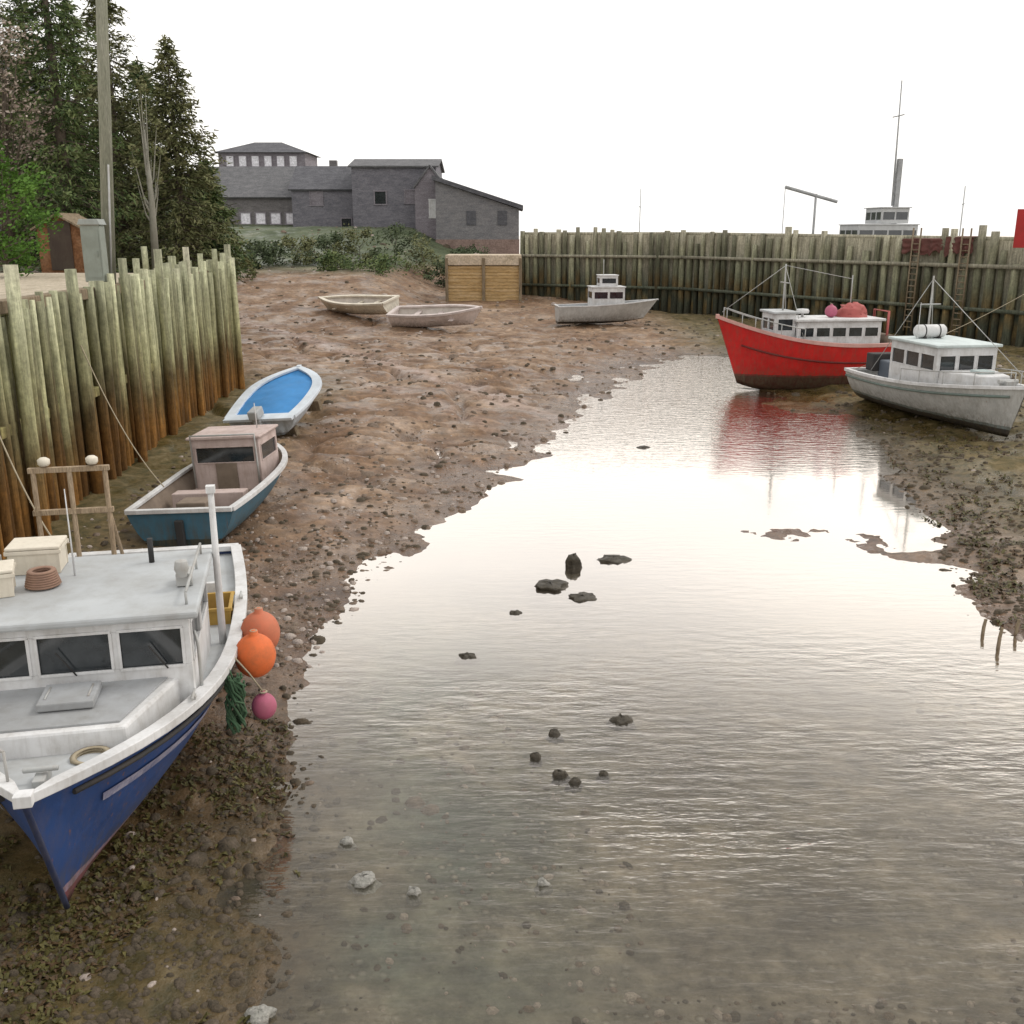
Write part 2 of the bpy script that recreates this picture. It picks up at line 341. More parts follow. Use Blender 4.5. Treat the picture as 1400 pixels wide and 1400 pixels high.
    s3=mixc(nt,silt_c,s2.outputs[0],1.0,'MULTIPLY'); s3=mixc(nt,s3,(.40,.36,.31),pf.outputs[0]); c=mixc(nt,c,s3,ud.outputs[0])
    nt.links.new(c,bs.inputs['Base Color'])
    rr=ramp(nt,[(0,.20),(1,.85)],wet.outputs[0]); slick=ramp(nt,[(.40,.35),(.55,1)],noise(nt,v,.7,4,.6)); nt.links.new(mixc(nt,rr.outputs[0],slick.outputs[0],1.0,'MULTIPLY'),bs.inputs['Roughness'])
    bs.inputs['Specular IOR Level'].default_value=.4
    ad=nd(nt,'ShaderNodeMath',operation='ADD'); nt.links.new(f2,ad.inputs[0]); nt.links.new(pf2.outputs[0],ad.inputs[1])
    bump(nt,bs,ad.outputs[0],.7,.07); return m
me.materials.append(ground_mat())
# ------------------------------------------------------------------ water
def water():
    me=bpy.data.meshes.new('water'); s=3000
    me.from_pydata([(-s,-200,0),(s,-200,0),(s,4000,0),(-s,4000,0)],[],[(0,1,2,3)])
    o=bpy.data.objects.new('water',me); COL.objects.link(o); o['kind']='structure'
    m=bpy.data.materials.new('shallow water'); m.use_nodes=True; nt=m.node_tree; nt.nodes.clear()
    out=nt.nodes.new('ShaderNodeOutputMaterial')
    gl=nd(nt,'ShaderNodeBsdfGlossy'); gl.inputs['Roughness'].default_value=.06; gl.inputs['Color'].default_value=(.99,.93,.87,1)
    tr=nt.nodes.new('ShaderNodeBsdfTransparent'); tr.inputs['Color'].default_value=(.80,.80,.74,1)
    df=nt.nodes.new('ShaderNodeBsdfDiffuse'); df.inputs['Color'].default_value=(.15,.14,.12,1)
    body=nt.nodes.new('ShaderNodeMixShader'); body.inputs[0].default_value=.16
    nt.links.new(tr.outputs[0],body.inputs[1]); nt.links.new(df.outputs[0],body.inputs[2])
    v=coords(nt,True); vs=coords(nt,True,(.95,2.9,1)); 
    r1=noise(nt,vs,2.1,3,.5); r2=noise(nt,coords(nt,True,(1.2,4,1)),5.5,2,.5)
    patch=noise(nt,coords(nt,True,(.5,.9,1)),.35,3,.5)
    sx=nd(nt,'ShaderNodeSeparateXYZ'); nt.links.new(v,sx.inputs[0])
    yr=nd(nt,'ShaderNodeMapRange'); nt.links.new(sx.outputs[1],yr.inputs[0]); yr.inputs[1].default_value=15; yr.inputs[2].default_value=8.5; yr.inputs[3].default_value=.06; yr.inputs[4].default_value=.52
    xr=nd(nt,'ShaderNodeMapRange'); nt.links.new(sx.outputs[0],xr.inputs[0]); xr.inputs[1].default_value=-2; xr.inputs[2].default_value=1; xr.inputs[3].default_value=.45; xr.inputs[4].default_value=1
    ps=ramp(nt,[(.38,.15),(.62,1)],patch)
    st=nd(nt,'ShaderNodeMath',operation='MULTIPLY'); nt.links.new(yr.outputs[0],st.inputs[0]); nt.links.new(xr.outputs[0],st.inputs[1])
    st2=nd(nt,'ShaderNodeMath',operation='MULTIPLY'); nt.links.new(st.outputs[0],st2.inputs[0]); nt.links.new(ps.outputs[0],st2.inputs[1])
    yf=nd(nt,'ShaderNodeMapRange'); nt.links.new(sx.outputs[1],yf.inputs[0]); yf.inputs[1].default_value=24; yf.inputs[2].default_value=37; yf.inputs[3].default_value=0; yf.inputs[4].default_value=.55
    st3=nd(nt,'ShaderNodeMath',operation='ADD'); nt.links.new(st2.outputs[0],st3.inputs[0]); nt.links.new(yf.outputs[0],st3.inputs[1]); st2=st3
    ad=nd(nt,'ShaderNodeMath',operation='MULTIPLY_ADD'); nt.links.new(r2,ad.inputs[0]); ad.inputs[1].default_value=.16; nt.links.new(r1,ad.inputs[2])
    b=nd(nt,'ShaderNodeBump'); b.inputs['Distance'].default_value=.09; nt.links.new(ad.outputs[0],b.inputs['Height']); nt.links.new(st2.outputs[0],b.inputs['Strength'])
    nt.links.new(b.outputs[0],gl.inputs['Normal'])
    lw=nt.nodes.new('ShaderNodeLayerWeight'); lw.inputs['Blend'].default_value=.5; nt.links.new(b.outputs[0],lw.inputs['Normal'])
    # Facing output: 1 at grazing, 0 straight down
    rp=ramp(nt,[(0,.015),(.30,.03),(.42,.06),(.50,.12),(.56,.25),(.61,.48),(.68,.80),(.78,.96)],lw.outputs['Facing'])
    mx=nt.nodes.new('ShaderNodeMixShader'); nt.links.new(rp.outputs[0],mx.inputs[0]); nt.links.new(body.outputs[0],mx.inputs[1]); nt.links.new(gl.outputs[0],mx.inputs[2])
    nt.links.new(mx.outputs[0],out.inputs[0]); me.materials.append(m)
water()
# ------------------------------------------------------------------ loose stones and weed (uncountable)
def scatter_stones():
    rng=random.Random(5); mb=MB()
    c6=[(math.cos(math.pi/3*k),math.sin(math.pi/3*k)) for k in range(6)]
    base=[Vector((x,y,-.1)) for x,y in c6]+[Vector((x*.72,y*.72,.55)) for x,y in c6]+[Vector((0,0,.8))]
    fs=[(k,(k+1)%6,6+(k+1)%6,6+k) for k in range(6)]+[(6+k,6+(k+1)%6,12) for k in range(6)]
    X=[];Y=[]
    N=46000
    px=np.array([rng.uniform(-50,1450) for _ in range(N)]); py=np.array([rng.uniform(400,1420) for _ in range(N)])
    for i in range(N):
        p=at_z(px[i],py[i],.3); X.append(p.x);Y.append(p.y)
    X=np.array(X);Y=np.array(Y);Z=height(X,Y); sd=sdist(X,Y)
    for i in range(N):
        if Z[i]<-.34 or sd[i]<-3.2 : continue
        if sd[i]<-.3 and (Y[i]>13 or rng.random()<.70): continue
        dens=vnoise(np.array([X[i]*.6+30]),np.array([Y[i]*.6]))[0]+.5
        if rng.random()>dens*1.25: continue
        if X[i]<-8.6 and Y[i]<39: continue
        if Y[i]<13 and rng.random()<.55: continue
        s=(.010+.034*rng.random()**2.2)*(1+Y[i]/18)*(1.8 if rng.random()<.03 else 1)
        rz=rng.uniform(0,6.28); sx_,sy_,sz_=s*rng.uniform(.8,1.5),s*rng.uniform(.7,1.2),s*rng.uniform(.6,1.1)
        cz,sn=math.cos(rz),math.sin(rz)
        vs=[]
        for b in base:
            j=rng.uniform(.88,1.12); x=b.x*sx_*j;y=b.y*sy_*j
            vs.append((X[i]+x*cz-y*sn,Y[i]+x*sn+y*cz,Z[i]-s*.12+b.z*sz_))
        t=rng.random(); mi=0 if t<.40 else (1 if t<.72 else 2)
        if (X[i]<-1.2 and Y[i]<13 or X[i]>8) and rng.random()<.96: mi=1
        mb.add(vs,fs,mi,True)
    o=mb.build('shingle',[rough_mat('brown pebble',[(.10,.075,.055),(.18,.135,.10),(.26,.20,.16)],9),rough_mat('dark pebble',[(.04,.032,.022),(.08,.062,.04),(.13,.10,.075)],9),rough_mat('pale pebble',[(.26,.21,.18),(.36,.30,.26),(.44,.38,.33)],9)])
    tag(o,'loose pebbles and shell scattered over the wet brown mud','shingle',kind='stuff')
scatter_stones()
def scatter_weed():
    rng=random.Random(11); mb=MB()
    for i in range(5200):
        if i<3600: px,py=rng.uniform(-60,440),rng.uniform(960,1440)
        else: px,py=rng.uniform(1180,1450),rng.uniform(560,860)
        p=at_z(px,py,.2); sd=float(sdist([p.x],[p.y])[0])
        if sd<.05: continue
        if vnoise(np.array([p.x*1.3]),np.array([p.y*1.3]))[0]+.5<rng.uniform(.2,.75): continue
        z=ht(p.x,p.y)
        k=1 if i<3600 else 1.5
        for _ in range(3):
            a=rng.uniform(0,6.28); l=rng.uniform(.04,.13)*k; w=rng.uniform(.008,.02)*k
            d=Vector((math.cos(a),math.sin(a),0)); n=Vector((-d.y,d.x,0)); q=Vector((p.x+rng.uniform(-.05,.05)*k,p.y+rng.uniform(-.05,.05)*k,z+.004)); up=Vector((0,0,rng.uniform(.01,.045)*k))
            mb.add([q-n*w,q+n*w,q+d*l*.5+n*w*1.2+up,q+d*l*.5-n*w*1.2+up,q+d*l+up*.2],[(0,1,2,3),(3,2,4)],0 if rng.random()<.6 else 1,False)
    o=mb.build('seaweed',[rough_mat('olive seaweed',[(.03,.028,.007),(.075,.066,.016),(.13,.11,.032)],6,.5,world=True),rough_mat('brown seaweed',[(.03,.018,.008),(.07,.04,.016),(.12,.075,.035)],6,.5,world=True)])
    tag(o,'strands of brown and olive seaweed lying on the mud','seaweed',kind='stuff')
scatter_weed()
# ------------------------------------------------------------------ single rocks standing in the stream
def rock(px,py,w,hh,label,mat,seed,name='rock'):
    p=at_z(px,py,0); rng=random.Random(seed); z0=max(min(ht(p.x,p.y),0),-.08)-.02; w*=1.2 if hh<.3 else 2.0; hh=hh*.65+.015
    mb=MB(); n=18; rings=8; vs=[];fs=[]
    for i in range(rings+1):
        a=math.pi/2*(i/rings); 
        for k in range(n):
            t=2*math.pi*k/n; j=1+.45*mn.noise(Vector((math.cos(t)*1.7+seed,math.sin(t)*1.3,a*1.2)))*1.6
            r=math.cos(a)**.5*w/2*j; vs.append((r*math.cos(t),r*.75*math.sin(t),(hh-z0)*math.sin(a)*(1+.2*mn.noise(Vector((k*.7,i*.6,seed))))))
    for i in range(rings):
        for k in range(n): fs.append((i*n+k,i*n+(k+1)%n,(i+1)*n+(k+1)%n,(i+1)*n+k))
    mb.add(vs,fs,0,True); o=mb.build(name,mat,loc=(p.x,p.y,z0)); tag(o,label,'rock','stones lying in the shallow stream'); return o
M_rockd=rough_mat('wet dark rock',[(.03,.025,.018),(.06,.05,.035),(.10,.085,.065)],7,.4,.8)
M_rockl=rough_mat('pale rock',[(.20,.20,.17),(.30,.29,.26),(.40,.385,.35)],7,.6,.8)
for a in [(784,775,.16,.34,'upright dark stone standing highest out of the pale stretch of stream',M_rockd,1),
 (752,802,.62,.10,'broad flat brown stone just left below the upright dark stone',M_rockd,2),
 (795,817,.50,.05,'long low stone nearest below the upright dark stone',M_rockd,3),
 (838,765,.55,.07,'low stone right of the upright dark stone in the pale water',M_rockd,4),
 (640,897,.26,.03,'small flat brown stone alone in the smooth pale water left of centre',M_rockd,5),
 (705,838,.20,.03,'tiny low stone between the flat stone group and the lone brown one',M_rockd,6),
 (850,985,.24,.06,'rightmost dark stone in the rippled middle of the stream',M_rockd,7),
 (758,1003,.15,.06,'dark stone at the top of the diagonal row in the ripples',M_rockd,8),
 (733,1036,.13,.07,'leftmost dark stone of the diagonal row in the ripples',M_rockd,9),
 (765,1060,.15,.07,'second lowest dark stone of the diagonal row in the ripples',M_rockd,10),
 (785,1069,.14,.05,'lowest dark stone of the diagonal row in the ripples',M_rockd,11),
 (825,1058,.12,.03,'faint small stone right of the diagonal row in the ripples',M_rockd,16),
 (497,1205,.26,.07,'largest pale stone near the left bank in the foreground water',M_rockl,12),
 (475,1152,.13,.05,'pale stone farthest up the near left shallows',M_rockl,13),
 (566,1221,.12,.06,'pale stone out in the foreground water right of the largest pale one',M_rockl,14),
 (742,1208,.13,.03,'small pale stone in the centre of the foreground ripples',M_rockl,15),
 (355,1392,.20,.10,'pale stone at the bottom edge where mud meets water',M_rockl,17),
 (880,612,.38,.05,'dark speck of stone far up the bright stretch of water',M_rockd,18)]: rock(*a)
# ------------------------------------------------------------------ quay and breakwater on piles
pm_left=pile_mat('left quay pile',2.4,(.37,.375,.245),(.285,.275,.15),(.19,.09,.022))
pm_right=pile_mat('breakwater pile',2.6,(.25,.245,.165),(.145,.15,.095),(.05,.055,.036))
pm_board=pile_mat('quay sheathing',2.6,(.26,.25,.13),(.21,.20,.085),(.13,.055,.010))
pm_board2=pile_mat('breakwater sheathing',1.6,(.17,.16,.12),(.055,.065,.045),(.022,.026,.022))
def pile_mesh(seed,hh,r,name='pile'):
    rng=random.Random(seed); pts=[];rs=[]; n=9; ox=rng.uniform(-.03,.03); oy=rng.uniform(-.03,.03)
    for i in range(n):
        t=i/(n-1); pts.append((ox*math.sin(t*3+seed)*1.5,oy*math.cos(t*2.3),hh*t)); rs.append(r*(1.12-.22*t)*(1+rng.uniform(-.05,.05)))
    mb=MB(); mb.tube(pts,rs,9); 
    return mb.build(name,pm_left)
def pile_row(root,A,B,spacing,hts,mat,r,seed,jit=.05,off=0.0,z0=-.5,name='pile'):
    A=Vector(A);B=Vector(B); d=(B-A); n=int(d.length/spacing); u=d.normalized(); nrm=Vector((u.y,-u.x,0)); rng=random.Random(seed)
    protos=[]
    for i in range(n+1):
        p=A+u*(i*spacing+rng.uniform(-jit,jit))+nrm*(off+rng.uniform(-.03,.05)); hh=rng.choice(hts)+rng.uniform(-.15,.15)
        if i<5:
            o=pile_mesh(seed*10+i,6.0,r,name); o.data.materials[0]=mat; protos.append(o)
        else:
            o=protos[rng.randrange(5)].copy(); COL.objects.link(o)
        o.parent=root; o.location=(p.x,p.y,z0); o.rotation_euler=(rng.uniform(-.012,.012),rng.uniform(-.012,.012),rng.uniform(0,6.28)); o.scale=(rng.uniform(.85,1.3),)*2+((hh-z0)/6.0,)
DZ=4.6
quay=empty('timber_quay',(0,0,0),label='tall weed stained timber pile quay along the left side with gravel top',cat='quay')
FA=Vector((-8.75,7.5,0)); FB=Vector((-10.45,38,0))
mb=MB()
mb.add([(-8.95,6,-1),(-10.7,38.2,-1),(-60,38.2,-1),(-60,6,-1),(-8.95,6,DZ),(-10.7,38.2,DZ),(-60,38.2,DZ),(-60,6,DZ)],[(0,1,5,4),(1,2,6,5),(2,3,7,6),(3,0,4,7)])
# board ribs on the sheathing so it is not one flat face
for i in range(24):
    z=.1+i*.19; u=(FB-FA)
    c=(FA+FB)/2+Vector((-.17,0,z)); L=u.length
    mb.box(c,(.05,L,.165),math.atan2(-u.x,u.y))
mb.build('sheathing',pm_board,quay)
mb=MB(); mb.add([(-8.9,6,DZ+.004),(-10.65,38.2,DZ+.004),(-60,38.2,DZ+.004),(-60,6,DZ+.004)],[(0,1,2,3)])
mb.build('gravel_top',rough_mat('pale gravel',[(.30,.25,.18),(.42,.36,.27),(.52,.45,.35)],2,world=True,bmp=.5),quay)
mb=MB(); u=(FB-FA); mb.box((FA+FB)/2+Vector((-.10,0,DZ+.10)),(.28,u.length,.24),math.atan2(-u.x,u.y))
mb.build('cap_beam',M_wood,quay,bevel=.02)
mb=MB(); 
for z in (2.5,): mb.box((FA+FB)/2+Vector((-.02,0,z)),(.16,u.length,.22),math.atan2(-u.x,u.y))
mb.build('waling',pm_board,quay,bevel=.02)
pile_row(quay,FA,FA.lerp(FB,.5),.30,[4.6,4.65,4.7,4.75],pm_left,.10,1,.04,.03)
pile_row(quay,FA.lerp(FB,.51),FB,.33,[4.9,4.95,5.0,5.1,5.2],pm_left,.11,9,.04,.03)
pile_row(quay,FA+Vector((-.2,5,0)),FB,3.1,[5.1,5.3,5.5],pm_left,.105,3,.3,.22,name='tall_pile')
# far end face of the quay
pile_row(quay,Vector((-10.6,38.1,0)),Vector((-14.5,38.3,0)),.5,[5.2,5.4,5.5],pm_left,.13,5,.05,0,name='end_pile')

bw=empty('breakwater',(0,0,0),label='long timber pile breakwater with dark weed closing the far side',cat='breakwater')
BP=[Vector((.8,80,0)),Vector((12.5,74,0)),Vector((26,50.5,0)),Vector((33,38,0))]; BZ=6.1
mb=MB()
def off(i,d):
    a=BP[max(i-1,0)];b=BP[min(i+1,3)]; u=(b-a).normalized(); return BP[i]+Vector((-u.y,u.x,0))*d
outer=[off(i,7) for i in range(4)]; 
tz=[6.25,6.25,5.95,5.8]
for i in range(3):
    a,b=BP[i],BP[i+1]; c,d=outer[i],outer[i+1]
    e_=.3; mb.add([(a.x,a.y,-1.5),(b.x,b.y,-1.5),(b.x,b.y,tz[i+1]-e_),(a.x,a.y,tz[i]-e_),(c.x,c.y,-1.5),(d.x,d.y,-1.5),(d.x,d.y,tz[i+1]-e_),(c.x,c.y,tz[i]-e_)],[(0,1,2,3),(5,4,7,6),(3,2,6,7)]+([(0,3,7,4)] if i==0 else [])+([(1,5,6,2)] if i==2 else []))
mb.build('sheathing',pm_board2,bw)
mb=MB()
for i in range(3):
    a,b=BP[i],BP[i+1]; u=b-a; c=(a+b)/2; n=Vector((u.y,-u.x,0)).normalized()
    mb.tube([a-n*.15+Vector((0,0,tz[i]-.22)),b-n*.15+Vector((0,0,tz[i+1]-.22))],.15,4)
mb.build('cap_beam',pm_right,bw)
mb=MB()
for i in range(3):
    a,b=BP[i],BP[i+1]; u=b-a; n=Vector((u.y,-u.x,0)).normalized()
    for z in (2.2,4.4): mb.tube([a+n*.33+Vector((0,0,z)),b+n*.33+Vector((0,0,z))],.14,4)
mb.build('waling',pm_board2,bw)
for i in range(3): pile_row(bw,BP[i],BP[i+1],[.62,.72,.7][i],[[6.1,6.3,6.45,5.5,6.0],[6.0,6.15,6.35,5.2,4.4,5.8],[5.5,5.8,6.1,4.7]][i],pm_right,.19,20+i,.12,.15,-1)

# tan crib at the head of the breakwater
crib=empty('timber_crib',(-2.1,77.3,0),0,'tan boarded block with pale top at the inner end of the breakwater','crib')
M_tan=rough_mat('tan boarding',[(.36,.22,.085),(.50,.34,.16),(.60,.44,.26)],1.5,stretch=(.5,.5,4))
mb=MB()
for i in range(16): mb.box((0,0,.1+i*.235),(5.3,3.4,.215))
mb.box((0,0,1.85),(5.2,3.3,3.7)); mb.build('boarding',M_tan,crib,bevel=.02)
mb=MB(); mb.box((0,0,4.15),(5.6,3.7,.75)); mb.build('cap',rough_mat('sun bleached concrete',[(.42,.34,.24),(.52,.43,.32),(.60,.50,.40)],1.5),crib,bevel=.05)
mb=MB()
for x in (-2.72,0,2.72): mb.box((x,-1.86,2.1),(.22,.2,4.4))
build_each(mb,'corner_post',M_wood,crib,.02)
# ------------------------------------------------------------------ boats
def hull_pts(L,B,zs,zk,rake,flare=.85,stern=.86,full=.30,bowpow=2.4,mid=.45,nst=26,nu=12):
    st=[]
    for i in range(nst+1):
        t=i/nst
        if t<mid: b=stern+(1-stern)*math.sin(math.pi/2*t/mid)
        else: b=1-((t-mid)/(1-mid))**bowpow
        b=max(b,.012)*B/2
        row=[]
        for j in range(nu+1):
            u=j/nu; e=full+(flare-full)*t**2.2
            if u>0: sh=u**e
            else: sh=0
            y=-L/2+(L-rake)*t+rake*t**2.5*u
            row.append((b*sh,y,zk(t)+(zs(t)-zk(t))*u))
        st.append(row)
    return st
def make_hull(root,st,hullm,deckm,gunm,deck_drop=.45,gw=.09,gh=.06,rub=None,name='hull'):
    mb=MB(); nst=len(st)-1; nu=len(st[0])-1; W=2*nu+1; vs=[]
    for row in st:
        for j in range(nu,0,-1): vs.append((-row[j][0],row[j][1],row[j][2]))
        for j in range(0,nu+1): vs.append(row[j])
    fs=[]
    for i in range(nst):
        for k in range(W-1): fs.append((i*W+k,i*W+k+1,(i+1)*W+k+1,(i+1)*W+k))
    mb.add(vs,fs,0,True); mb.add(vs[:W],[tuple(range(W))],0)
    h=mb.build(name,hullm,root)
    # inner skin + deck
    mb=MB(); inn=[]; t_=.05; B_=max(r[-1][0] for r in st)
    for row in st:
        x,y,z=row[-1]; xi=max(x-t_,.004); inn.append((xi,y,z))
    vs=[];fs=[]
    for (x,y,z),row in zip(inn,st):
        zd=z-deck_drop; xd=.003; yd=row[0][1]-.05
        for a,b in zip(row[:-1],row[1:]):
            if a[2]<=zd<=b[2]: yd=a[1]+(b[1]-a[1])*(zd-a[2])/max(1e-6,b[2]-a[2])-(.06 if b[0]<.5*B_ else 0); xd=max(.003,a[0]+(b[0]-a[0])*(zd-a[2])/max(1e-6,b[2]-a[2])-.05)
        ys=y-(.05 if x<.3*B_ else 0); vs+=[(-x,ys,z+.002),(-xd,yd,zd),(xd,yd,zd),(x,ys,z+.002)]
    for i in range(nst):
        for k in range(3): fs.append((i*4+k,(i+1)*4+k,(i+1)*4+k+1,i*4+k+1))
    mb.add(vs,fs,0,False)
    d=mb.build('deck',deckm,root)
    # gunwale cap
    mb=MB()
    for s in (-1,1):
        vs=[];fs=[]
        for i,row in enumerate(st):
            x,y,z=row[-1]; xo=x+.025; xi=max(x-gw,.0)
            vs+=[(s*xo,y,z-gh*.6),(s*xo,y,z+gh*.5),(s*xi,y,z+gh*.5),(s*xi,y,z-gh*.3)]
        for i in range(nst):
            for k in range(4): fs.append((i*4+k,(i+1)*4+k,(i+1)*4+(k+1)%4,i*4+(k+1)%4))
        fs+=[(0,1,2,3)]; mb.add(vs,fs,0,False)
    x,y,z=st[0][-1]; mb.box((0,y-.0,z),(2*x-.02,gw*1.2,gh))
    x,y,z=st[-1][-1]; mb.box((0,y-.02,z),(.14,.12,gh*1.3))
    g=mb.build('gunwale',gunm,root,bevel=.008)
    return h,d,g
def wall_holes(mb,A,u,n,w,z0,z1,holes,hz0,hz1,th=.05,lean=0):
    """wall from A along unit u, width w; one row of openings between hz0 and hz1"""
    A=Vector(A);u=Vector(u);n=Vector(n); rz=math.atan2(u.y,u.x)
    def bx(a,b,c,d):
        if b-a<.003 or d-c<.003: return
        m=A+u*((a+b)/2)-n*(th/2)+Vector((0,0,(c+d)/2)); mb.box(m,(b-a,th,d-c),rz)
    bx(0,w,z0,hz0); bx(0,w,hz1,z1); x=0
    for a,b in holes: bx(x,a,hz0,hz1); x=b
    bx(x,w,hz0,hz1)
def window_part(root,A,u,n,a,b,z0,z1,th=.05,fm=None,depth=.03,fw=.03):
    A=Vector(A);u=Vector(u);n=Vector(n); rz=math.atan2(u.y,u.x)
    fr=MB(); c=A+u*((a+b)/2)+n*.004+Vector((0,0,(z0+z1)/2)); w=b-a;h=z1-z0
    for sgn in (-1,1):
        fr.box(c+Vector((0,0,sgn*(h/2+fw*.3))),(w+fw,.02,fw),rz); fr.box(c+u*(sgn*(w/2+fw*.3)),(fw,.02,h-fw*.4),rz)
    f=fr.build('window',fm or M_dark,root,bevel=.004)
    p=MB(); p.box(c-n*depth,(w+.02,.008,h+.02),rz); p.build('pane',M_glass,f)
def cabin(root,cx,y0,y1,w,z0,z1,hz0,hz1,nf,ns,wallm,roofm,over=.1,roof_t=.07,back=True,frame=None,front_holes=None):
    """wheelhouse: front at y1 (towards bow), back at y0; walls with openings, windows as parts"""
    mb=MB(); th=.05; X0,X1=cx-w/2,cx+w/2
    def even(W,n,edge=.12,gap=.12):
        ww=(W-2*edge-(n-1)*gap)/n; return [(edge+i*(ww+gap),edge+i*(ww+gap)+ww) for i in range(n)]
    sides=[((X1,y1,0),(-1,0,0),(0,1,0),w,even(w,nf) if not front_holes else front_holes),
           ((X1,y0,0),(0,1,0),(1,0,0),y1-y0-.0,even(y1-y0,ns) if ns else []),
           ((X0,y1,0),(0,-1,0),(-1,0,0),y1-y0,even(y1-y0,ns) if ns else []),
           ((X0,y0,0),(1,0,0),(0,-1,0),w,even(w,max(1,nf-1)) if back else [])]
    for i,(A,u,n,W,hs) in enumerate(sides):
        A2=Vector(A); 
        if i in (1,2): A2=A2+Vector(u)*.05; W2=W-.1; hs2=[(a-.05,b-.05) for a,b in hs]
        else: W2=W; hs2=hs
        wall_holes(mb,A2,u,n,W2,z0,z1,hs2,hz0,hz1,th)
    wl=mb.build('wheelhouse',wallm,root,bevel=.006)
    for i,(A,u,n,W,hs) in enumerate(sides):
        for a,b in hs: window_part(wl,A,u,n,a,b,hz0,hz1,fm=frame or wallm)
    mb=MB(); mb.box((cx,(y0+y1)/2,z1+roof_t/2+.002),(w+2*over,y1-y0+2*over,roof_t)); rf=mb.build('roof',roofm,root,bevel=.025)
    return wl,rf
def mast(root,p,h,r=.03,name='mast',m=None,cross=None):
    mb=MB(); mb.tube([p,(p[0],p[1],p[2]+h)],[r,r*.7],8)
    if cross: 
        for zz,ww in cross: mb.tube([(p[0]-ww,p[1],p[2]+zz),(p[0]+ww,p[1],p[2]+zz)],r*.6,6)
    return mb.build(name,m or M_steel,root)
# ---- 1. blue boat in the foreground
L=7.6; yaw=R(12)
bow=Vector((-3.80,6.85,0)); fw=Vector((math.sin(yaw),-math.cos(yaw),0)); cen=bow-fw*(L/2)
b1=empty('fishing_boat',(cen.x,cen.y,.12),math.pi+yaw,'blue hulled fishing boat with white wheelhouse, bow on in the near left corner','fishing boat')
zs=lambda t:1.22+.05*(1-t)+.42*t**3; zk=lambda t:0.02+.10*t**6
st=hull_pts(L,2.86,zs,zk,.75,flare=.62,bowpow=3.1,mid=.42)
HB=hullpaint('blue hull',(.020,.060,.20),(.20,.06,.075),.30,(.32,.22,.28),amt=.35)
make_hull(b1,st,HB,M_greyl,M_white,deck_drop=.10,gw=.13,gh=.08)
# rubbing strake and stem band
mb=MB()
for s in (-1,1): mb.tube([(s*(r[11][0]+.015),r[11][1],r[11][2]-.02) for r in st[:-1]],.028,6)
build_each(mb,'rubbing_strake',M_dark,b1)
mb=MB(); mb.tube([(0,r[1]+.005,r[2]) for r in st[-1]],.028,8); mb.build('stem_band',paint('navy band',(.02,.03,.08),.5),b1)
# pale painted strip below the rail
def band(root,st,side,t0,t1,j0,j1,m,name='name_strip',gap=None):
    mb=MB(); n=len(st)-1; nu=len(st[0])-1
    def pt(t,u):
        a=t*n; i=min(int(a),n-1); f=a-i; b=u*nu; j=min(int(b),nu-1); g=b-j
        P=lambda i,j:Vector(st[i][j]); p=(P(i,j)*(1-f)+P(i+1,j)*f)*(1-g)+(P(i,j+1)*(1-f)+P(i+1,j+1)*f)*g
        return Vector((side*p.x,p.y,p.z))
    K=28
    for k in range(K):
        if gap and gap(k): continue
        ta=t0+(t1-t0)*k/K; tb=t0+(t1-t0)*(k+1)/K
        q=[pt(ta,j0),pt(tb,j0),pt(tb,j1),pt(ta,j1)]; nn=Vector((side,0.55,-.25)).normalized()*.02
        q=[x+nn for x in q]; mb.add(q,[(0,1,2,3)])
    return mb.build(name,m,root)
M_let=paint('faded stripe',(.30,.29,.37),.6,(.05,.06,.16),.9,5)
band(b1,st,-1,.70,.93,.70,.765,M_let,name='pale_stripe')
band(b1,st,1,.70,.93,.70,.765,M_let,name='pale_stripe')
yb=L/2
# trunk cabin
mb=MB(); dk=lambda y:1.12
pr=[(-.98,yb-2.15),(.98,yb-2.15),(.60,yb-1.12),(-.60,yb-1.12)]
vs=[(x,y,1.10) for x,y in pr]+[(x*.96,y-(.0 if y<yb-2 else .04),1.62) for x,y in pr]
mb.add(vs,[(3,2,1,0),(4,5,6,7),(0,1,5,4),(1,2,6,5),(2,3,7,6),(3,0,4,7)]); tc=mb.build('trunk_cabin',M_white,b1,bevel=.03)
mb=MB(); vs=[(x*.86,y-(.0 if y<yb-2 else .12),1.623) for x,y in pr]+[(x*.86,y-(0 if y<yb-2 else .12),1.64) for x,y in pr]
mb.add(vs,[(3,2,1,0),(4,5,6,7),(0,1,5,4),(1,2,6,5),(2,3,7,6),(3,0,4,7)]); mb.build('non_slip_panel',M_grey,tc)
mb=MB(); mb.box((0,yb-1.75,1.69),(.5,.45,.08)); mb.build('hatch',M_grey,b1,bevel=.015)
wl,rf=cabin(b1,0,yb-4.0,yb-2.12,2.16,1.19,2.26,1.76,2.15,3,2,M_white,M_greyl,over=.10,roof_t=.08,front_holes=[(.08,.66),(.75,1.41),(1.50,2.08)])
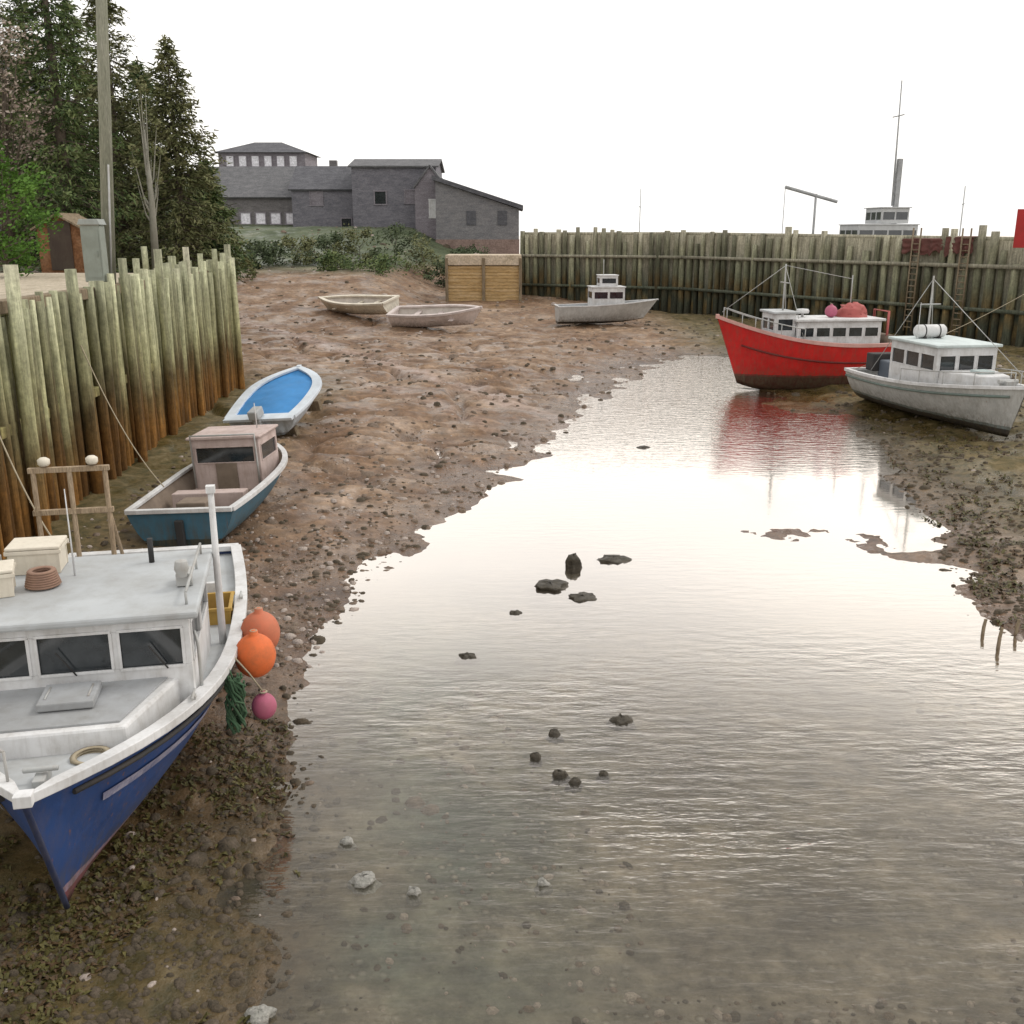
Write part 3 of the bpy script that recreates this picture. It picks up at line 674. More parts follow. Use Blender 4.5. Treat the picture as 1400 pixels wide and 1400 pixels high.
# wipers and roof rail
mb=MB()
for x in (-.85,0,.85): mb.tube([(x,yb-2.10,1.74),(x+.16,yb-2.08,2.0)],.008,5)
build_each(mb,'wiper',M_dark,wl)
rz_=2.345
for s in (-1,1): 
    mb=MB(); mb.tube([(s*1.06,yb-2.25,rz_+.12),(s*1.06,yb-3.9,rz_+.12)],.016,6)
    for y in (2.25,2.8,3.35,3.9): mb.tube([(s*1.06,yb-y,rz_-.01),(s*1.06,yb-y,rz_+.12)],.014,6)
    mb.build('roof_rail',M_steel,b1)
mb=MB(); mb.tube([(-1.22,yb-3.95,1.0),(-1.22,yb-3.95,3.05)],[.045,.035],8); mb.box((-1.22,yb-3.95,3.09),(.10,.10,.08)); mb.build('mast',M_white,b1)
mb=MB(); mb.tube([(-.55,yb-3.7,2.33),(-.55,yb-3.7,2.62)],.03,8); mb.build('exhaust_pipe',M_dark,b1)
mb=MB(); mb.box((-.98,yb-2.9,2.42),(.14,.26,.14)); mb.lathe((-.98,yb-2.75,2.55),[(.0,.1),(.06,.09),(.075,.0),(.05,-.06),(.05,-.08)]); mb.build('searchlight',M_steel,b1,bevel=.01)
# bow fittings: cleat, anchor roller, rail
mb=MB(); mb.box((0,yb-.55,1.50),(.10,.26,.12)); mb.tube([(-.14,yb-.55,1.60),(.14,yb-.55,1.60)],.025,8); mb.build('bow_bollard',M_steel,b1,bevel=.01)
mb=MB()
for s in (-1,1):
    pts=[]
    for i in range(14,26):
        x,y,z=st[i][-1]; pts.append((s*max(x-.08,.01),y,z+.30 if i>15 else z+.30))
    if s==-1: continue
    mb.tube(pts,.014,6)
    for i in (14,17,20,23,25):
        x,y,z=st[i][-1]; mb.tube([(s*max(x-.08,.01),y,z),(s*max(x-.08,.01),y,z+.30)],.013,6)
mb.build('bow_rail',M_steel,b1)
mb=MB(); mb.tube([(-1.13,yb-2.3,1.25),(-1.13,yb-2.3,1.9),(-1.09,yb-2.42,1.98)],.018,6); mb.build('grab_rail',M_steel,b1)
mb=MB()
# aft coaming with gear frame
mb.box((0,-1.6,1.30),(2.2,.06,.36)); mb.build('coaming',M_white,b1,bevel=.01)
fr=MB(); yy=-2.6; X0,X1=.35,1.25
for x in (X0,(X0+X1)/2,X1): fr.tube([(x,yy,1.10),(x,yy,2.88)],.035,8)
for z in (2.28,2.86): fr.box((( X0+X1)/2,yy,z),(X1-X0+.12,.07,.07))
fr.tube([(X0,yy,2.28),(X0,yy-.8,1.15)],.028,6)
fr.build('gear_frame',M_woodpale,b1,bevel=.005)
for k,(x,z) in enumerate(((.5,2.97),(1.1,2.97))):
    mb=MB(); mb.lathe((x,yy,z),[(0,-.05),(.06,-.05),(.08,-.02),(.08,.03),(.04,.06),(0,.06)],12); mb.build('deck_lamp',M_cream,b1)
W1=lambda x,y,z:(Matrix.Translation(b1.location)@Matrix.Rotation(math.pi+yaw,4,'Z'))@Vector((x,y,z))
rb=R(12)
def tub(name,loc,d,m,label,cat,rz,lid=True):
    r=empty(name,loc,rz,label,cat); w,dp,h=d
    mb=MB(); t=.018
    mb.box((0,0,t/2),(w*.94,dp*.94,t)); 
    for s in (-1,1):
        mb.box((0,s*(dp/2-t),h/2),(w,t,h)); mb.box((s*(w/2-t),0,h/2),(t,dp-3*t,h))
    mb.build('body',m,r,bevel=.006)
    mb=MB(); 
    for s in (-1,1): mb.box((0,s*(dp/2-.003),h-.02),(w+.05,.035,.045)); mb.box((s*(w/2-.003),0,h-.021),(.035,dp-.02,.045))
    mb.build('rim',m,r,bevel=.008)
    if lid:
        mb=MB(); mb.box((0,0,h+.024),(w+.03,dp+.03,.035)); mb.build('lid',m,r,bevel=.012)
    return r
p=W1(.62,yb-3.70,2.345); tub('fish_tub',p,(.52,.40,.27),M_cream,'cream lidded tub at the back of the blue boat wheelhouse roof','tub',rb)
p=W1(.92,yb-2.95,2.345); tub('fish_tub',p,(.46,.36,.25),M_cream,'cream lidded tub nearer the front edge of the blue boat roof','tub',rb+.2)
p=W1(.45,yb-3.10,2.345)
mb=MB()
for k in range(7): mb.lathe((0,0,.025+k*.024),[(.12-.004*k,-.012),(.17-.006*k,-.012),(.18-.006*k,0),(.17-.006*k,.012),(.12-.004*k,.012),(.11-.004*k,0),(.12-.004*k,-.012)],18)
o=mb.build('rope_coil',paint('brown rope',(.28,.17,.12),.9,(.12,.08,.06),.4,8,streak=False),loc=p); tag(o,'coil of brown rope on the roof beside the cream tubs','rope')
# buoys hanging on the port side
def buoy(loc,r,m,label,squash=1.15,group=None,name='buoy',line=.4,att=None):
    root=empty(name,loc,0,label,'buoy',group)
    pr=[(0.0,-r*squash)]+[(r*math.cos(a),r*squash*math.sin(a)) for a in [R(x) for x in range(-80,71,10)]]+[(r*.22,r*squash),(r*.20,r*squash*1.18),(0,r*squash*1.2)]
    mb=MB(); mb.lathe((0,0,0),pr,22); mb.build('float',m,root)
    e_=Vector(att)-Vector(loc) if att is not None else Vector((-.06,0,r*squash*1.15+line)); z_=r*squash*1.15
    mb=MB(); mb.tube([(0,0,z_),Vector((0,0,z_)).lerp(e_,.5)+Vector((.015,0,.0)),e_],.010,6)
    mb.lathe((0,0,r*squash*1.16),[(.035,-.012),(.05,0),(.035,.012),(.02,0),(.035,-.012)],10); mb.build('lanyard',M_rope,root)
    return root
def rail(yl,dx=0):
    r=min(st,key=lambda r:abs(r[-1][1]-yl))[-1]; return (-(r[0]+dx),r[1],r[2])
def G1(yl,dx=0,dz=.03): x,y,z=rail(yl,dx); return W1(x,y,z+dz)
x_,y_,z_=rail(yb-3.55,.20); q=W1(x_,y_,z_-.10); buoy(q,.235,M_orange,'bright orange round buoy hanging nearest on the blue boat side',1.1,'orange buoys hung on the blue boat',att=G1(yb-3.5))
x_,y_,z_=rail(yb-4.15,.22); q=W1(x_,y_,z_-.04); buoy(q,.235,M_orange2,'duller orange buoy hanging just behind the bright one',1.15,'orange buoys hung on the blue boat',att=G1(yb-4.2))
x_,y_,z_=rail(yb-3.1,.30); q=W1(x_,y_,.72); buoy(q,.14,M_pinkb,'small pink buoy hanging low beside a green net bundle',1.1,att=G1(yb-3.1))
mb=MB(); rng=random.Random(2)
for k in range(26):
    pts=[]; a=rng.uniform(0,6.28)
    for i in range(7): pts.append((math.cos(a+i*.8)*rng.uniform(.03,.12),math.sin(a+i*.8)*rng.uniform(.03,.10),.34-i*.10+rng.uniform(-.04,.04)))
    mb.tube(pts,.014,5)
_nb=W1(rail(yb-2.8,.06)[0],yb-2.8,.92); mb.tube([(0,0,.3),G1(yb-2.8)-_nb],.012,6)
o=mb.build('net_bundle',M_green,loc=_nb); tag(o,'green net bundle hanging over the side below the orange buoys','net')
mb=MB()
for k in range(3):
    mb.lathe((0,0,.015+k*.022),[(.14,-.011),(.175,0),(.14,.011),(.12,0),(.14,-.011)],18)
o=mb.build('rope_coil',M_rope,loc=W1(-.30,yb-.98,1.40)); tag(o,'flat coil of pale rope on the foredeck near the bow of the blue boat','rope')
for sx_,yy_ in ((-1,1.9),(1,1.9),(-1,5.2)):
    r_=min(st,key=lambda r:abs(r[-1][1]-(yb-yy_)))[-1]; mb=MB(); mb.box((sx_*(r_[0]-.05),r_[1],r_[2]+.05),(.05,.08,.05)); mb.tube([(sx_*(r_[0]-.05),r_[1]-.12,r_[2]+.085),(sx_*(r_[0]-.05),r_[1]+.12,r_[2]+.085)],.015,6); mb.build('cleat',M_steel,b1)
mb=MB()
for x in (-.19,.19): mb.tube([(x,yb-1.88,1.735),(x,yb-1.62,1.735)],.010,6)
build_each(mb,'hatch_strap',M_steel,b1)
mb=MB(); mb.tube([(.2,yb-3.4,2.33),(.2,yb-3.4,3.3)],[.012,.006],6); mb.build('aerial',M_white,b1)
q=W1(-1.05,yb-4.9,1.12); tub('fish_crate',q,(.45,.6,.28),M_yellow,'mustard yellow crate on the blue boat deck behind the wheelhouse','crate',rb,False)

# ---- 2. turquoise workboat, stern on
p=hit(275,748); 
b2=empty('cabin_boat',(p.x-.05,p.y+2.45,ht(p.x,p.y+2)-.12),R(-4),'small turquoise hulled cabin boat with pinkish wheelhouse, stern towards camera on the mud','cabin boat',ry=R(-3))
L2=5.4; zs2=lambda t:.80+.28*t**2; zk2=lambda t:.05+.12*t**4
st2=hull_pts(L2,2.25,zs2,zk2,.5,full=.22,flare=.6,bowpow=3.0,stern=.93)
make_hull(b2,st2,hullpaint('turquoise hull',(.05,.145,.21),(.022,.04,.04),.22,amt=.35),M_brown,M_white,deck_drop=.38,gw=.10,gh=.08)
wl2,_=cabin(b2,0,.0,1.25,1.50,.50,1.62,1.12,1.45,2,1,M_pink,M_pink,over=.06,roof_t=.06)
mb=MB(); mb.box((0,-.022,.80),(.46,.03,.62)); mb.build('door',M_brown,b2,bevel=.01)
mb=MB(); mb.box((0,-1.1,.62),(1.5,.34,.30)); mb.build('thwart',M_pink,b2,bevel=.02)
mb=MB(); mb.box((0,-1.9,.60),(.6,.5,.40)); mb.build('engine_box',M_brown,b2,bevel=.03)
mb=MB(); mb.tube([(-.7,-.06,.6),(-.7,-.06,1.72),(.7,-.06,1.72),(.7,-.06,.6)],.025,8); mb.build('hoop',M_steel,b2)
mb=MB(); mb.box((0,-2.78,.38),(.16,.10,.5)); mb.build('rudder',M_dark,b2,bevel=.02)
mast(b2,(.45,.9,1.68),.55,.015,'aerial',M_white)
# ---- 3. skiff with blue tarpaulin
p=hit(362,603)
b3=empty('skiff',(p.x+.30,p.y+1.7,ht(p.x,p.y)+.42),R(-16),'stubby white skiff under a bright blue tarpaulin drawn up beside the quay','skiff',rx=R(18),ry=R(-5))
L3=2.9; zs3=lambda t:.66+.22*t**2; zk3=lambda t:.04+.22*t**3
st3=hull_pts(L3,2.45,zs3,zk3,.40,full=.25,flare=.6,stern=.9,bowpow=3.2)
make_hull(b3,st3,hullpaint('white skiff hull',(.60,.66,.72),(.25,.27,.29),.16,amt=.35),M_blue,paint('pale blue white rail',(.66,.72,.78),.4,(.3,.3,.3),.3),deck_drop=.13,gw=.28,gh=.08)
# ridged tarpaulin stretched over the cockpit
mb=MB(); vs=[];fs=[]; rows=[r for r in st3 if r[-1][0]>.25]; K=10
for a_,r in enumerate(rows):
    w_=r[-1][0]-.10; y_=r[-1][1]-.02; z_=r[-1][2]-.05
    for k in range(K+1):
        q_=k/K*2-1; vs.append((q_*w_,y_,z_+.13*(1-q_*q_)*math.sin(math.pi*min(1,a_/len(rows)+.12))+.035*mn.noise(Vector((q_*3,a_*.45,2)))))
for a_ in range(len(rows)-1):
    for k in range(K): fs.append((a_*(K+1)+k,a_*(K+1)+k+1,(a_+1)*(K+1)+k+1,(a_+1)*(K+1)+k))
mb.add(vs,fs,0,True); mb.build('tarpaulin',M_blue,b3)
mb=MB(); mb.box((0,-1.58,.55),(.24,.2,.42)); mb.box((0,-1.64,.18),(.1,.12,.5)); mb.box((0,-1.56,.86),(.30,.42,.26)); mb.build('outboard_motor',M_greyl,b3,bevel=.04)
# props under skiff
mb=MB()
for y in (-.8,.9): mb.box((0,y,-.16),(1.3,.2,.34))
build_each(mb,'cradle',M_wood,b3,.02)
# ---- 4. red fishing boat
cxy=at_z(1112,541,0); 
b4=empty('fishing_boat',(cxy.x,cxy.y+1.7,-.22),R(97),'bright red fishing boat with long white wheelhouse lying across the far channel','fishing boat')
L4=7.3; zs4=lambda t:1.98+.12*(1-t)**2+1.15*t**3.0; zk4=lambda t:.02+.5*t**5
st4=hull_pts(L4,2.7,zs4,zk4,.95,full=.22,flare=.62,stern=.86,bowpow=2.7)
make_hull(b4,st4,hullpaint('red hull',(.55,.010,.008),(.07,.022,.012),.80,(.16,.02,.015),amt=.5),M_grey,paint('pink rail',(.60,.33,.29),.5,(.3,.15,.12),.35),deck_drop=.45,gw=.14,gh=.13)
mb=MB()
for s_ in (-1,1): mb.tube([(s_*(r[8][0]+.015),r[8][1],r[8][2]) for r in st4[:-2]],.04,6)
build_each(mb,'rubbing_strake',paint('dark red strake',(.14,.012,.01),.6),b4)
wl4,_=cabin(b4,0,-2.7,.7,1.75,1.6,2.96,2.38,2.72,2,5,M_white,M_white,over=.12,roof_t=.10)
wl4b,_=cabin(b4,0,.72,1.55,1.4,1.75,3.25,2.62,3.05,2,1,M_white,M_greyl,over=.10,roof_t=.09)
mast(b4,(0,1.0,3.3),1.8,.04,cross=[(1.1,.4)])
mast(b4,(.5,-2.0,3.05),1.6,.03,'aerial')
for s in (-1,1):
    mb=MB(); pts=[(s*(r[-1][0]-.05 if r[-1][0]>.08 else .01),r[-1][1],r[-1][2]+.45) for r in st4[16:26]]; mb.tube(pts,.022,6)
    for i in (16,19,22,25): 
        r=st4[i][-1]; x=max(r[0]-.05,.01); mb.tube([(s*x,r[1],r[2]),(s*x,r[1],r[2]+.45)],.02,6)
    mb.build('bow_rail',M_steel,b4)
mb=MB(); mb.tube([(-.6,-3.1,1.6),(-.6,-3.1,3.3),(.6,-3.1,3.3),(.6,-3.1,1.6)],.05,8); mb.build('stern_gantry',M_redp,b4)
def stay(root,a,b):
    mb=MB(); mb.tube([a,b],.012,5); mb.build('stay',M_steel,root)
stay(b4,(0,1.0,5.05),(0,3.45,3.3)); stay(b4,(0,1.0,5.05),(.5,-2.0,4.5)); stay(b4,(0,1.0,5.0),(1.0,.4,2.1)); stay(b4,(0,1.0,5.0),(-1.0,.4,2.1))
mb=MB(); mb.tube([(-.9,-3.2,2.2),(.9,-3.2,2.2)],.22,14); mb.build('net_drum',M_brown,b4)
mb=MB(); mb.lathe((.2,.1,3.07),[(0,0),(.05,0),(.05,.12),(.24,.14),(.26,.22),(.22,.30),(0,.32)],18); mb.build('radar_dome',M_white,b4)
W4=lambda x,y,z:(Matrix.Translation(b4.location)@Matrix.Rotation(R(97),4,'Z'))@Vector((x,y,z))
def heap(name,loc,dims,m,label,cat,seed,parent=None):
    mb=MB(); rng=random.Random(seed); n=18; rings=8; vs=[];fs=[]
    for i in range(rings+1):
        a=math.pi/2*i/rings
        for k in range(n):
            t=2*math.pi*k/n; j=1+.45*mn.noise(Vector((math.cos(t)*2+seed,math.sin(t)*2,a*2)))
            r=math.cos(a)**.6*j; vs.append((r*math.cos(t)*dims[0]/2,r*math.sin(t)*dims[1]/2,dims[2]*math.sin(a)*(1+.3*mn.noise(Vector((k*.5,i*.5,seed))))))
    for i in range(rings):
        for k in range(n): fs.append((i*n+k,i*n+(k+1)%n,(i+1)*n+(k+1)%n,(i+1)*n+k))
    mb.add(vs,fs,0,True)
    for k in range(30):
        a=rng.uniform(0,6.28); pts=[]
        for i in range(6):
            b=a+i*.25; rr=.3+.12*i; pts.append((rr*math.cos(b)*dims[0]/2*1.05,rr*math.sin(b)*dims[1]/2*1.05,dims[2]*(1.02-rr**2)*rng.uniform(.9,1.1)+.01))
        mb.tube(pts,.02*max(dims)/.8*.5,4)
    o=mb.build(name,m,loc=loc); tag(o,label,cat); return o
heap('net_heap',W4(.1,-1.9,3.06),(1.2,1.0,.5),M_redp,'faded red net bundle heaped on the red boat roof','net',4)
buoy(W4(-.2,-.9,3.30),.24,M_pinkb,'pinkish round buoy resting on the red boat roof by the net',1.0,line=.05)
# ---- 5. white boat, bow towards camera at right
bo=hit(1384,606); sd_=Vector((-.155,.988,0)).normalized()
L5=8.2; cc=bo+sd_*(L5/2-.35); ang=math.atan2(-sd_.y,-sd_.x)-math.pi/2
b5=empty('cabin_cruiser',(cc.x,cc.y,ht(bo.x,bo.y)-.02),ang,'white fishing boat with pale wheelhouse resting on mud at the right edge, bow forward','fishing boat')
zs5=lambda t:1.15+.50*t**2.2; zk5=lambda t:.03+.10*t**5
st5=hull_pts(L5,2.9,zs5,zk5,.6,flare=.8,bowpow=2.5,stern=.88)
make_hull(b5,st5,hullpaint('white hull',(.50,.50,.48),(.035,.030,.028),.34,(.20,.23,.22),amt=.45),M_greyl,M_white,deck_drop=.30,gw=.13,gh=.09)
mb=MB()
for s in (-1,1): mb.tube([(s*(r[10][0]+.01),r[10][1],r[10][2]-.02) for r in st5[:-1]],.04,6)
build_each(mb,'rubbing_strake',paint('grey green strake',(.16,.21,.19),.6),b5)
cabin(b5,0,-1.6,1.1,2.0,.9,2.45,1.75,2.2,3,3,M_white,paint('pale aqua roof',(.55,.62,.61),.4,(.25,.27,.25),.35),over=.10,roof_t=.09)
pr=[(-.95,1.12),(.95,1.12),(.5,2.7),(-.5,2.7)]
mb=MB(); vs=[(x,y,1.0) for x,y in pr]+[(x*.93,y-(.08 if y>2 else 0),1.78) for x,y in pr]; mb.add(vs,[(3,2,1,0),(4,5,6,7),(0,1,5,4),(1,2,6,5),(2,3,7,6),(3,0,4,7)]); fc_=mb.build('trunk_cabin',M_white,b5,bevel=.04)
mb=MB(); mb.box((0,1.95,1.82),(.5,.5,.09)); mb.build('hatch',paint('aqua hatch',(.42,.50,.49),.4),b5,bevel=.02)
mb=MB(); mb.box((-.1,-2.6,1.25),(1.3,1.1,.7)); mb.build('engine_casing',paint('slate blue casing',(.10,.12,.15),.5),b5,bevel=.05)
mb=MB(); mb.box((0,-3.3,1.5),(1.6,.5,.6)); mb.build('gear_locker',M_dark,b5,bevel=.04)
mast(b5,(0,-1.2,2.5),2.0,.035,cross=[(1.1,.35)])
for s in (-1,1):
    mb=MB(); pts=[(s*max(r[-1][0]-.06,.01),r[-1][1],r[-1][2]+.42) for r in st5[13:26]]; mb.tube(pts,.018,6)
    for i in (13,16,19,22,25):
        r=st5[i][-1]; x=max(r[0]-.06,.01); mb.tube([(s*x,r[1],r[2]),(s*x,r[1],r[2]+.42)],.016,6)
    mb.build('bow_rail',M_steel,b5)
stay(b5,(0,-1.2,4.4),(0,3.9,1.9)); stay(b5,(0,-1.2,4.4),(1.1,-2.6,1.3)); stay(b5,(0,-1.2,4.4),(-1.1,-2.6,1.3))
mb=MB(); mb.tube([(.7,-.6,2.53),(.7,-.6,3.7)],[.014,.008],6); mb.build('aerial',M_white,b5)
mb=MB(); mb.box((0,3.2,1.62),(.3,.35,.22)); mb.tube([(-.3,3.2,1.70),(.3,3.2,1.70)],.07,10); mb.build('windlass',M_steel,b5,bevel=.01)
W5=lambda x,y,z:(Matrix.Translation(b5.location)@Matrix.Rotation(ang,4,'Z'))@Vector((x,y,z))
lr=empty('life_raft',W5(.1,-.9,2.55),ang+R(90),'white life raft canister on the wheelhouse roof of the right-hand white boat','life raft')
mb=MB(); mb.lathe((0,0,.22),[(0,-.5),(.16,-.5),(.21,-.44),(.21,.44),(.16,.5),(0,.5)],20,M=Matrix.Rotation(R(90),3,'X')); mb.build('canister',M_white,lr)
mb=MB()
for y in (-.25,.25): mb.box((0,y,.03),(.42,.06,.06)); mb.lathe((0,y,.22),[(.214,-.02),(.218,-.02),(.218,.02),(.214,.02)],20,M=Matrix.Rotation(R(90),3,'X'))
mb.build('strap',M_dark,lr)
# ---- 6. far cruiser and the two pale hulls on the beach
p=hit(832,446)
b6=empty('motor_cruiser',(p.x,p.y+1.0,ht(p.x,p.y)+.0),R(-84),'small grey white motor cruiser aground below the breakwater in the distance','cruiser')
L6=6.3; st6=hull_pts(L6,2.3,lambda t:1.15+.35*t**2,lambda t:.05+.3*t**4,.9)
make_hull(b6,st6,hullpaint('cruiser hull',(.52,.52,.50),(.05,.045,.04),.22,amt=.3),M_greyl,M_white,deck_drop=.2)
cabin(b6,0,-1.1,.9,1.6,1.0,2.25,1.6,2.0,2,2,M_white,M_white,over=.06,roof_t=.07)
cabin(b6,0,-.6,.5,1.1,2.33,2.95,2.5,2.8,2,1,M_white,M_white,over=.05,roof_t=.05)
mast(b6,(0,-.3,3.0),.9,.03)
def old_hull(px,py,L,B,rz,rx,ry,m,m2,label,h=.9):
    p=hit(px,py); r=empty('derelict_hull',(p.x,p.y,ht(p.x,p.y)+.05),rz,label,'old boat',rx=rx,ry=ry)
    st=hull_pts(L,B,lambda t:h+.35*t**2,lambda t:.05+.25*t**3,.6,full=.3)
    make_hull(r,st,m,paint('bleached boards',(.62,.57,.52),.8,(.30,.24,.2),.3),m2,deck_drop=.45,gw=.2,gh=.12)
    mb=MB()
    for y in (-.25*L,0,.2*L): mb.box((0,y,h-.22),(B*.86,.28,.06))
    build_each(mb,'thwart',m2,r,.01)
    return r
M_cr=hullpaint('cream old hull',(.80,.75,.63),(.50,.43,.33),.2,amt=.25)
old_hull(490,432,6.6,1.8,R(52),R(-4),R(-16),M_cr,M_cream,'long cream open boat lying tilted on the upper beach')
old_hull(600,450,5.6,2.0,R(252),0,R(14),hullpaint('pinkish old hull',(.74,.66,.63),(.45,.37,.33),.2,amt=.25),paint('pinkish rail',(.62,.54,.51),.6),'shorter pinkish white open boat right of the long cream one',.95)
# mooring lines
def rope(name,a,b,sag,label,r=.012):
    a=Vector(a);b=Vector(b); pts=[a.lerp(b,i/16)+Vector((0,0,-sag*4*(i/16)*(1-i/16))) for i in range(17)]
    mb=MB(); mb.tube(pts,r,6); o=mb.build(name,M_rope); tag(o,label,'rope'); return o
rope('mooring_line',W1(1.3,-3.8,1.35),(-9.0,16.5,4.2),.4,'slack mooring line from the blue boat stern up to the left quay',.014)
rope('mooring_line',(b2.location.x-.9,b2.location.y-1.5,1.15),(-9.3,21.5,3.9),.35,'thin line from the turquoise boat up to the left quay')
rope('mooring_line',W5(1.2,-3.6,1.2),(27.0,47,5.6),.5,'mooring line from the right-hand white boat to the breakwater')
# ------------------------------------------------------------------ stakes at right edge
for i,(px,py,hh,lab) in enumerate([(1343,866,.22,'leftmost short stake standing in the water at the right edge'),(1364,885,.30,'dark middle stake standing in the water at the right edge'),(1388,868,.24,'rightmost short stake at the edge of the right bank')]):
    q=at_z(px,py,0); mb=MB(); mb.tube([(0,0,-.4),(.01,0,hh*.5),(.03,.01,hh)],[.03,.028,.024],8); mb.lathe((.03,.01,hh),[(.026,-.01),(.028,.01),(.0,.02)],8)
    o=mb.build('stake',M_wood,loc=q); tag(o,lab,'stake','stakes at the right edge of the water')
# ------------------------------------------------------------------ pole, cabinet, sheds on the left quay
pl=empty('utility_pole',at_y(147,372,25).xy.to_3d()+Vector((0,0,DZ)),0,'tall pale weathered utility pole rising from the left quay','pole',ry=R(4.5))
mb=MB(); mb.tube([(0,0,-.2),(0.01,0,4),(0,0,9.5)],[.16,.14,.11],12); mb.build('shaft',rough_mat('grey pole wood',[(.16,.165,.12),(.24,.24,.18),(.32,.31,.25)],3,stretch=(5,5,.4)),pl)
mb=MB(); mb.box((0,-.02,8.6),(1.8,.10,.12)); 
for x in (-.8,-.3,.3,.8): mb.lathe((x,-.02,8.72),[(.03,-.06),(.05,0),(.03,.04),(.05,.08),(.0,.11)],8)
mb.build('crossarm',M_wood,pl)
mb=MB(); mb.tube([(.1,-.12,0),(.1,-.12,3.0)],.025,6); mb.build('conduit',M_steel,pl)
q=at_y(128,330,24.5); cab=empty('electrical_cabinet',(q.x,q.y,DZ),0,'narrow grey electrical cabinet standing against the utility pole','cabinet')
mb=MB(); mb.box((0,0,.95),(.46,.34,1.3)); mb.build('body',paint('grey green cabinet',(.26,.29,.25),.5),cab,bevel=.02)
mb=MB(); mb.prism([(-.27,1.61),(.27,1.61),(.22,1.74),(-.22,1.74)],-.21,.21); mb.build('lid',paint('grey cabinet lid',(.34,.37,.35),.5),cab,bevel=.01)
mb=MB(); mb.box((0,-.175,.95),(.38,.014,1.1)); mb.box((.13,-.19,.95),(.03,.03,.12)); mb.build('door',paint('grey green cabinet',(.26,.29,.25),.5),cab)
mb=MB(); mb.box((0,0,.15),(.36,.26,.31)); mb.build('plinth',M_steel,cab)
def shed(px,Y,w,d,h,wall,roofm,label,z0=DZ,rz=0,name='shed'):
    q=at_y(px,330,Y); r=empty(name,(q.x,q.y,z0),rz,label,'shed')
    mb=MB(); mb.prism([(-w/2,-.2),(w/2,-.2),(w/2,h),(0,h+w*.28),(-w/2,h)],-d/2,d/2); mb.build('wall',wall,r)
    mb=MB()
    for s in (-1,1):
        a=math.atan2(w*.28,w/2); l=math.hypot(w/2,w*.28)+.25
        mb.box((s*(w/4+.06),0,h+w*.14+.02),(l,d+.4,.07),ry=s*a)
    mb.build('roof',roofm,r)
    mb=MB(); mb.box((0,-d/2-.02,.95),(.9,.04,1.9)); mb.build('door',paint('dark door',(.05,.03,.02),.6),r)
    return r
shed(96,42,1.8,1.8,1.6,rough_mat('rusty board',[(.10,.04,.015),(.20,.09,.04),(.28,.15,.08)],2),M_wood,'rust brown hut seen between the posts on the left quay')
# ------------------------------------------------------------------ trees
bark=rough_mat('tree bark',[(.05,.04,.03),(.10,.08,.06),(.16,.13,.10)],3,stretch=(4,4,1))
L_con=leaf_mat('conifer needles',[(.018,.034,.012),(.050,.080,.028),(.10,.135,.046),(.16,.185,.075)])
L_con2=leaf_mat('olive conifer',[(.03,.038,.016),(.080,.090,.035),(.14,.145,.062),(.21,.20,.105)])
L_bush=leaf_mat('fresh green leaves',[(.022,.05,.008),(.06,.13,.016),(.11,.21,.035)])
L_dk=leaf_mat('dark hedge leaves',[(.02,.03,.014),(.05,.07,.032),(.10,.125,.06)])
L_pale=leaf_mat('pale blossom leaves',[(.10,.09,.06),(.25,.20,.16),(.45,.38,.33)])
def conifer(loc,h,r,m,label,seed,group='conifers behind the left quay',dens=1.0,z_first=.05,name='conifer_tree'):
    rng=random.Random(seed); root=empty(name,loc,rng.uniform(0,6),label,'tree',group)
    mb=MB(); mb.tube([(0,0,-.3),(.05,0,h*.5),(0,.05,h)],[h*.018,h*.011,.02],9)
    br=[]; lf=MB(); z=h*z_first; nl=0
    while z<h*.985:
        t=z/h; R_=r*(1-t)**.75*rng.uniform(.75,1.15)*(.7+.3*min(1,t/.12))
        nb=rng.randint(5,7)
        for k in range(nb):
            a=rng.uniform(0,6.28); l=R_*rng.uniform(.55,1.2); dr=-.12-.25*(1-t)+rng.uniform(-.1,.15)
            d=Vector((math.cos(a),math.sin(a),dr)); p0=Vector((0,0,z)); p1=p0+d*l*.6; p2=p0+d*l+Vector((0,0,l*.10))
            if l>.5: mb.tube([p0,p1,p2],[.035*l/2+.008,.02,.005],4,caps=False)
            n=int((l*20+8)*dens)
            for _ in range(n):
                s=rng.random()**.7; c=p0.lerp(p2,s)+Vector((rng.gauss(0,.16*l*.5+.05),rng.gauss(0,.16*l*.5+.05),rng.gauss(0,.12)-.08))
                sz=rng.uniform(.10,.26); dd=Vector((d.x+rng.gauss(0,.7),d.y+rng.gauss(0,.7),dr+rng.gauss(0,.5)-.2)).normalized()
                w=dd.cross(Vector((rng.gauss(0,1),rng.gauss(0,1),rng.gauss(0,1)))).normalized()*sz*.21
                lf.add([c-w,c+w,c+dd*sz+w*.5,c+dd*sz*1.25,c+dd*sz-w*.5],[(0,1,2,3,4)])
        z+=h*.021*rng.uniform(.7,1.3)
    mb.build('trunk',bark,root); lf.build('crown',m,root); return root
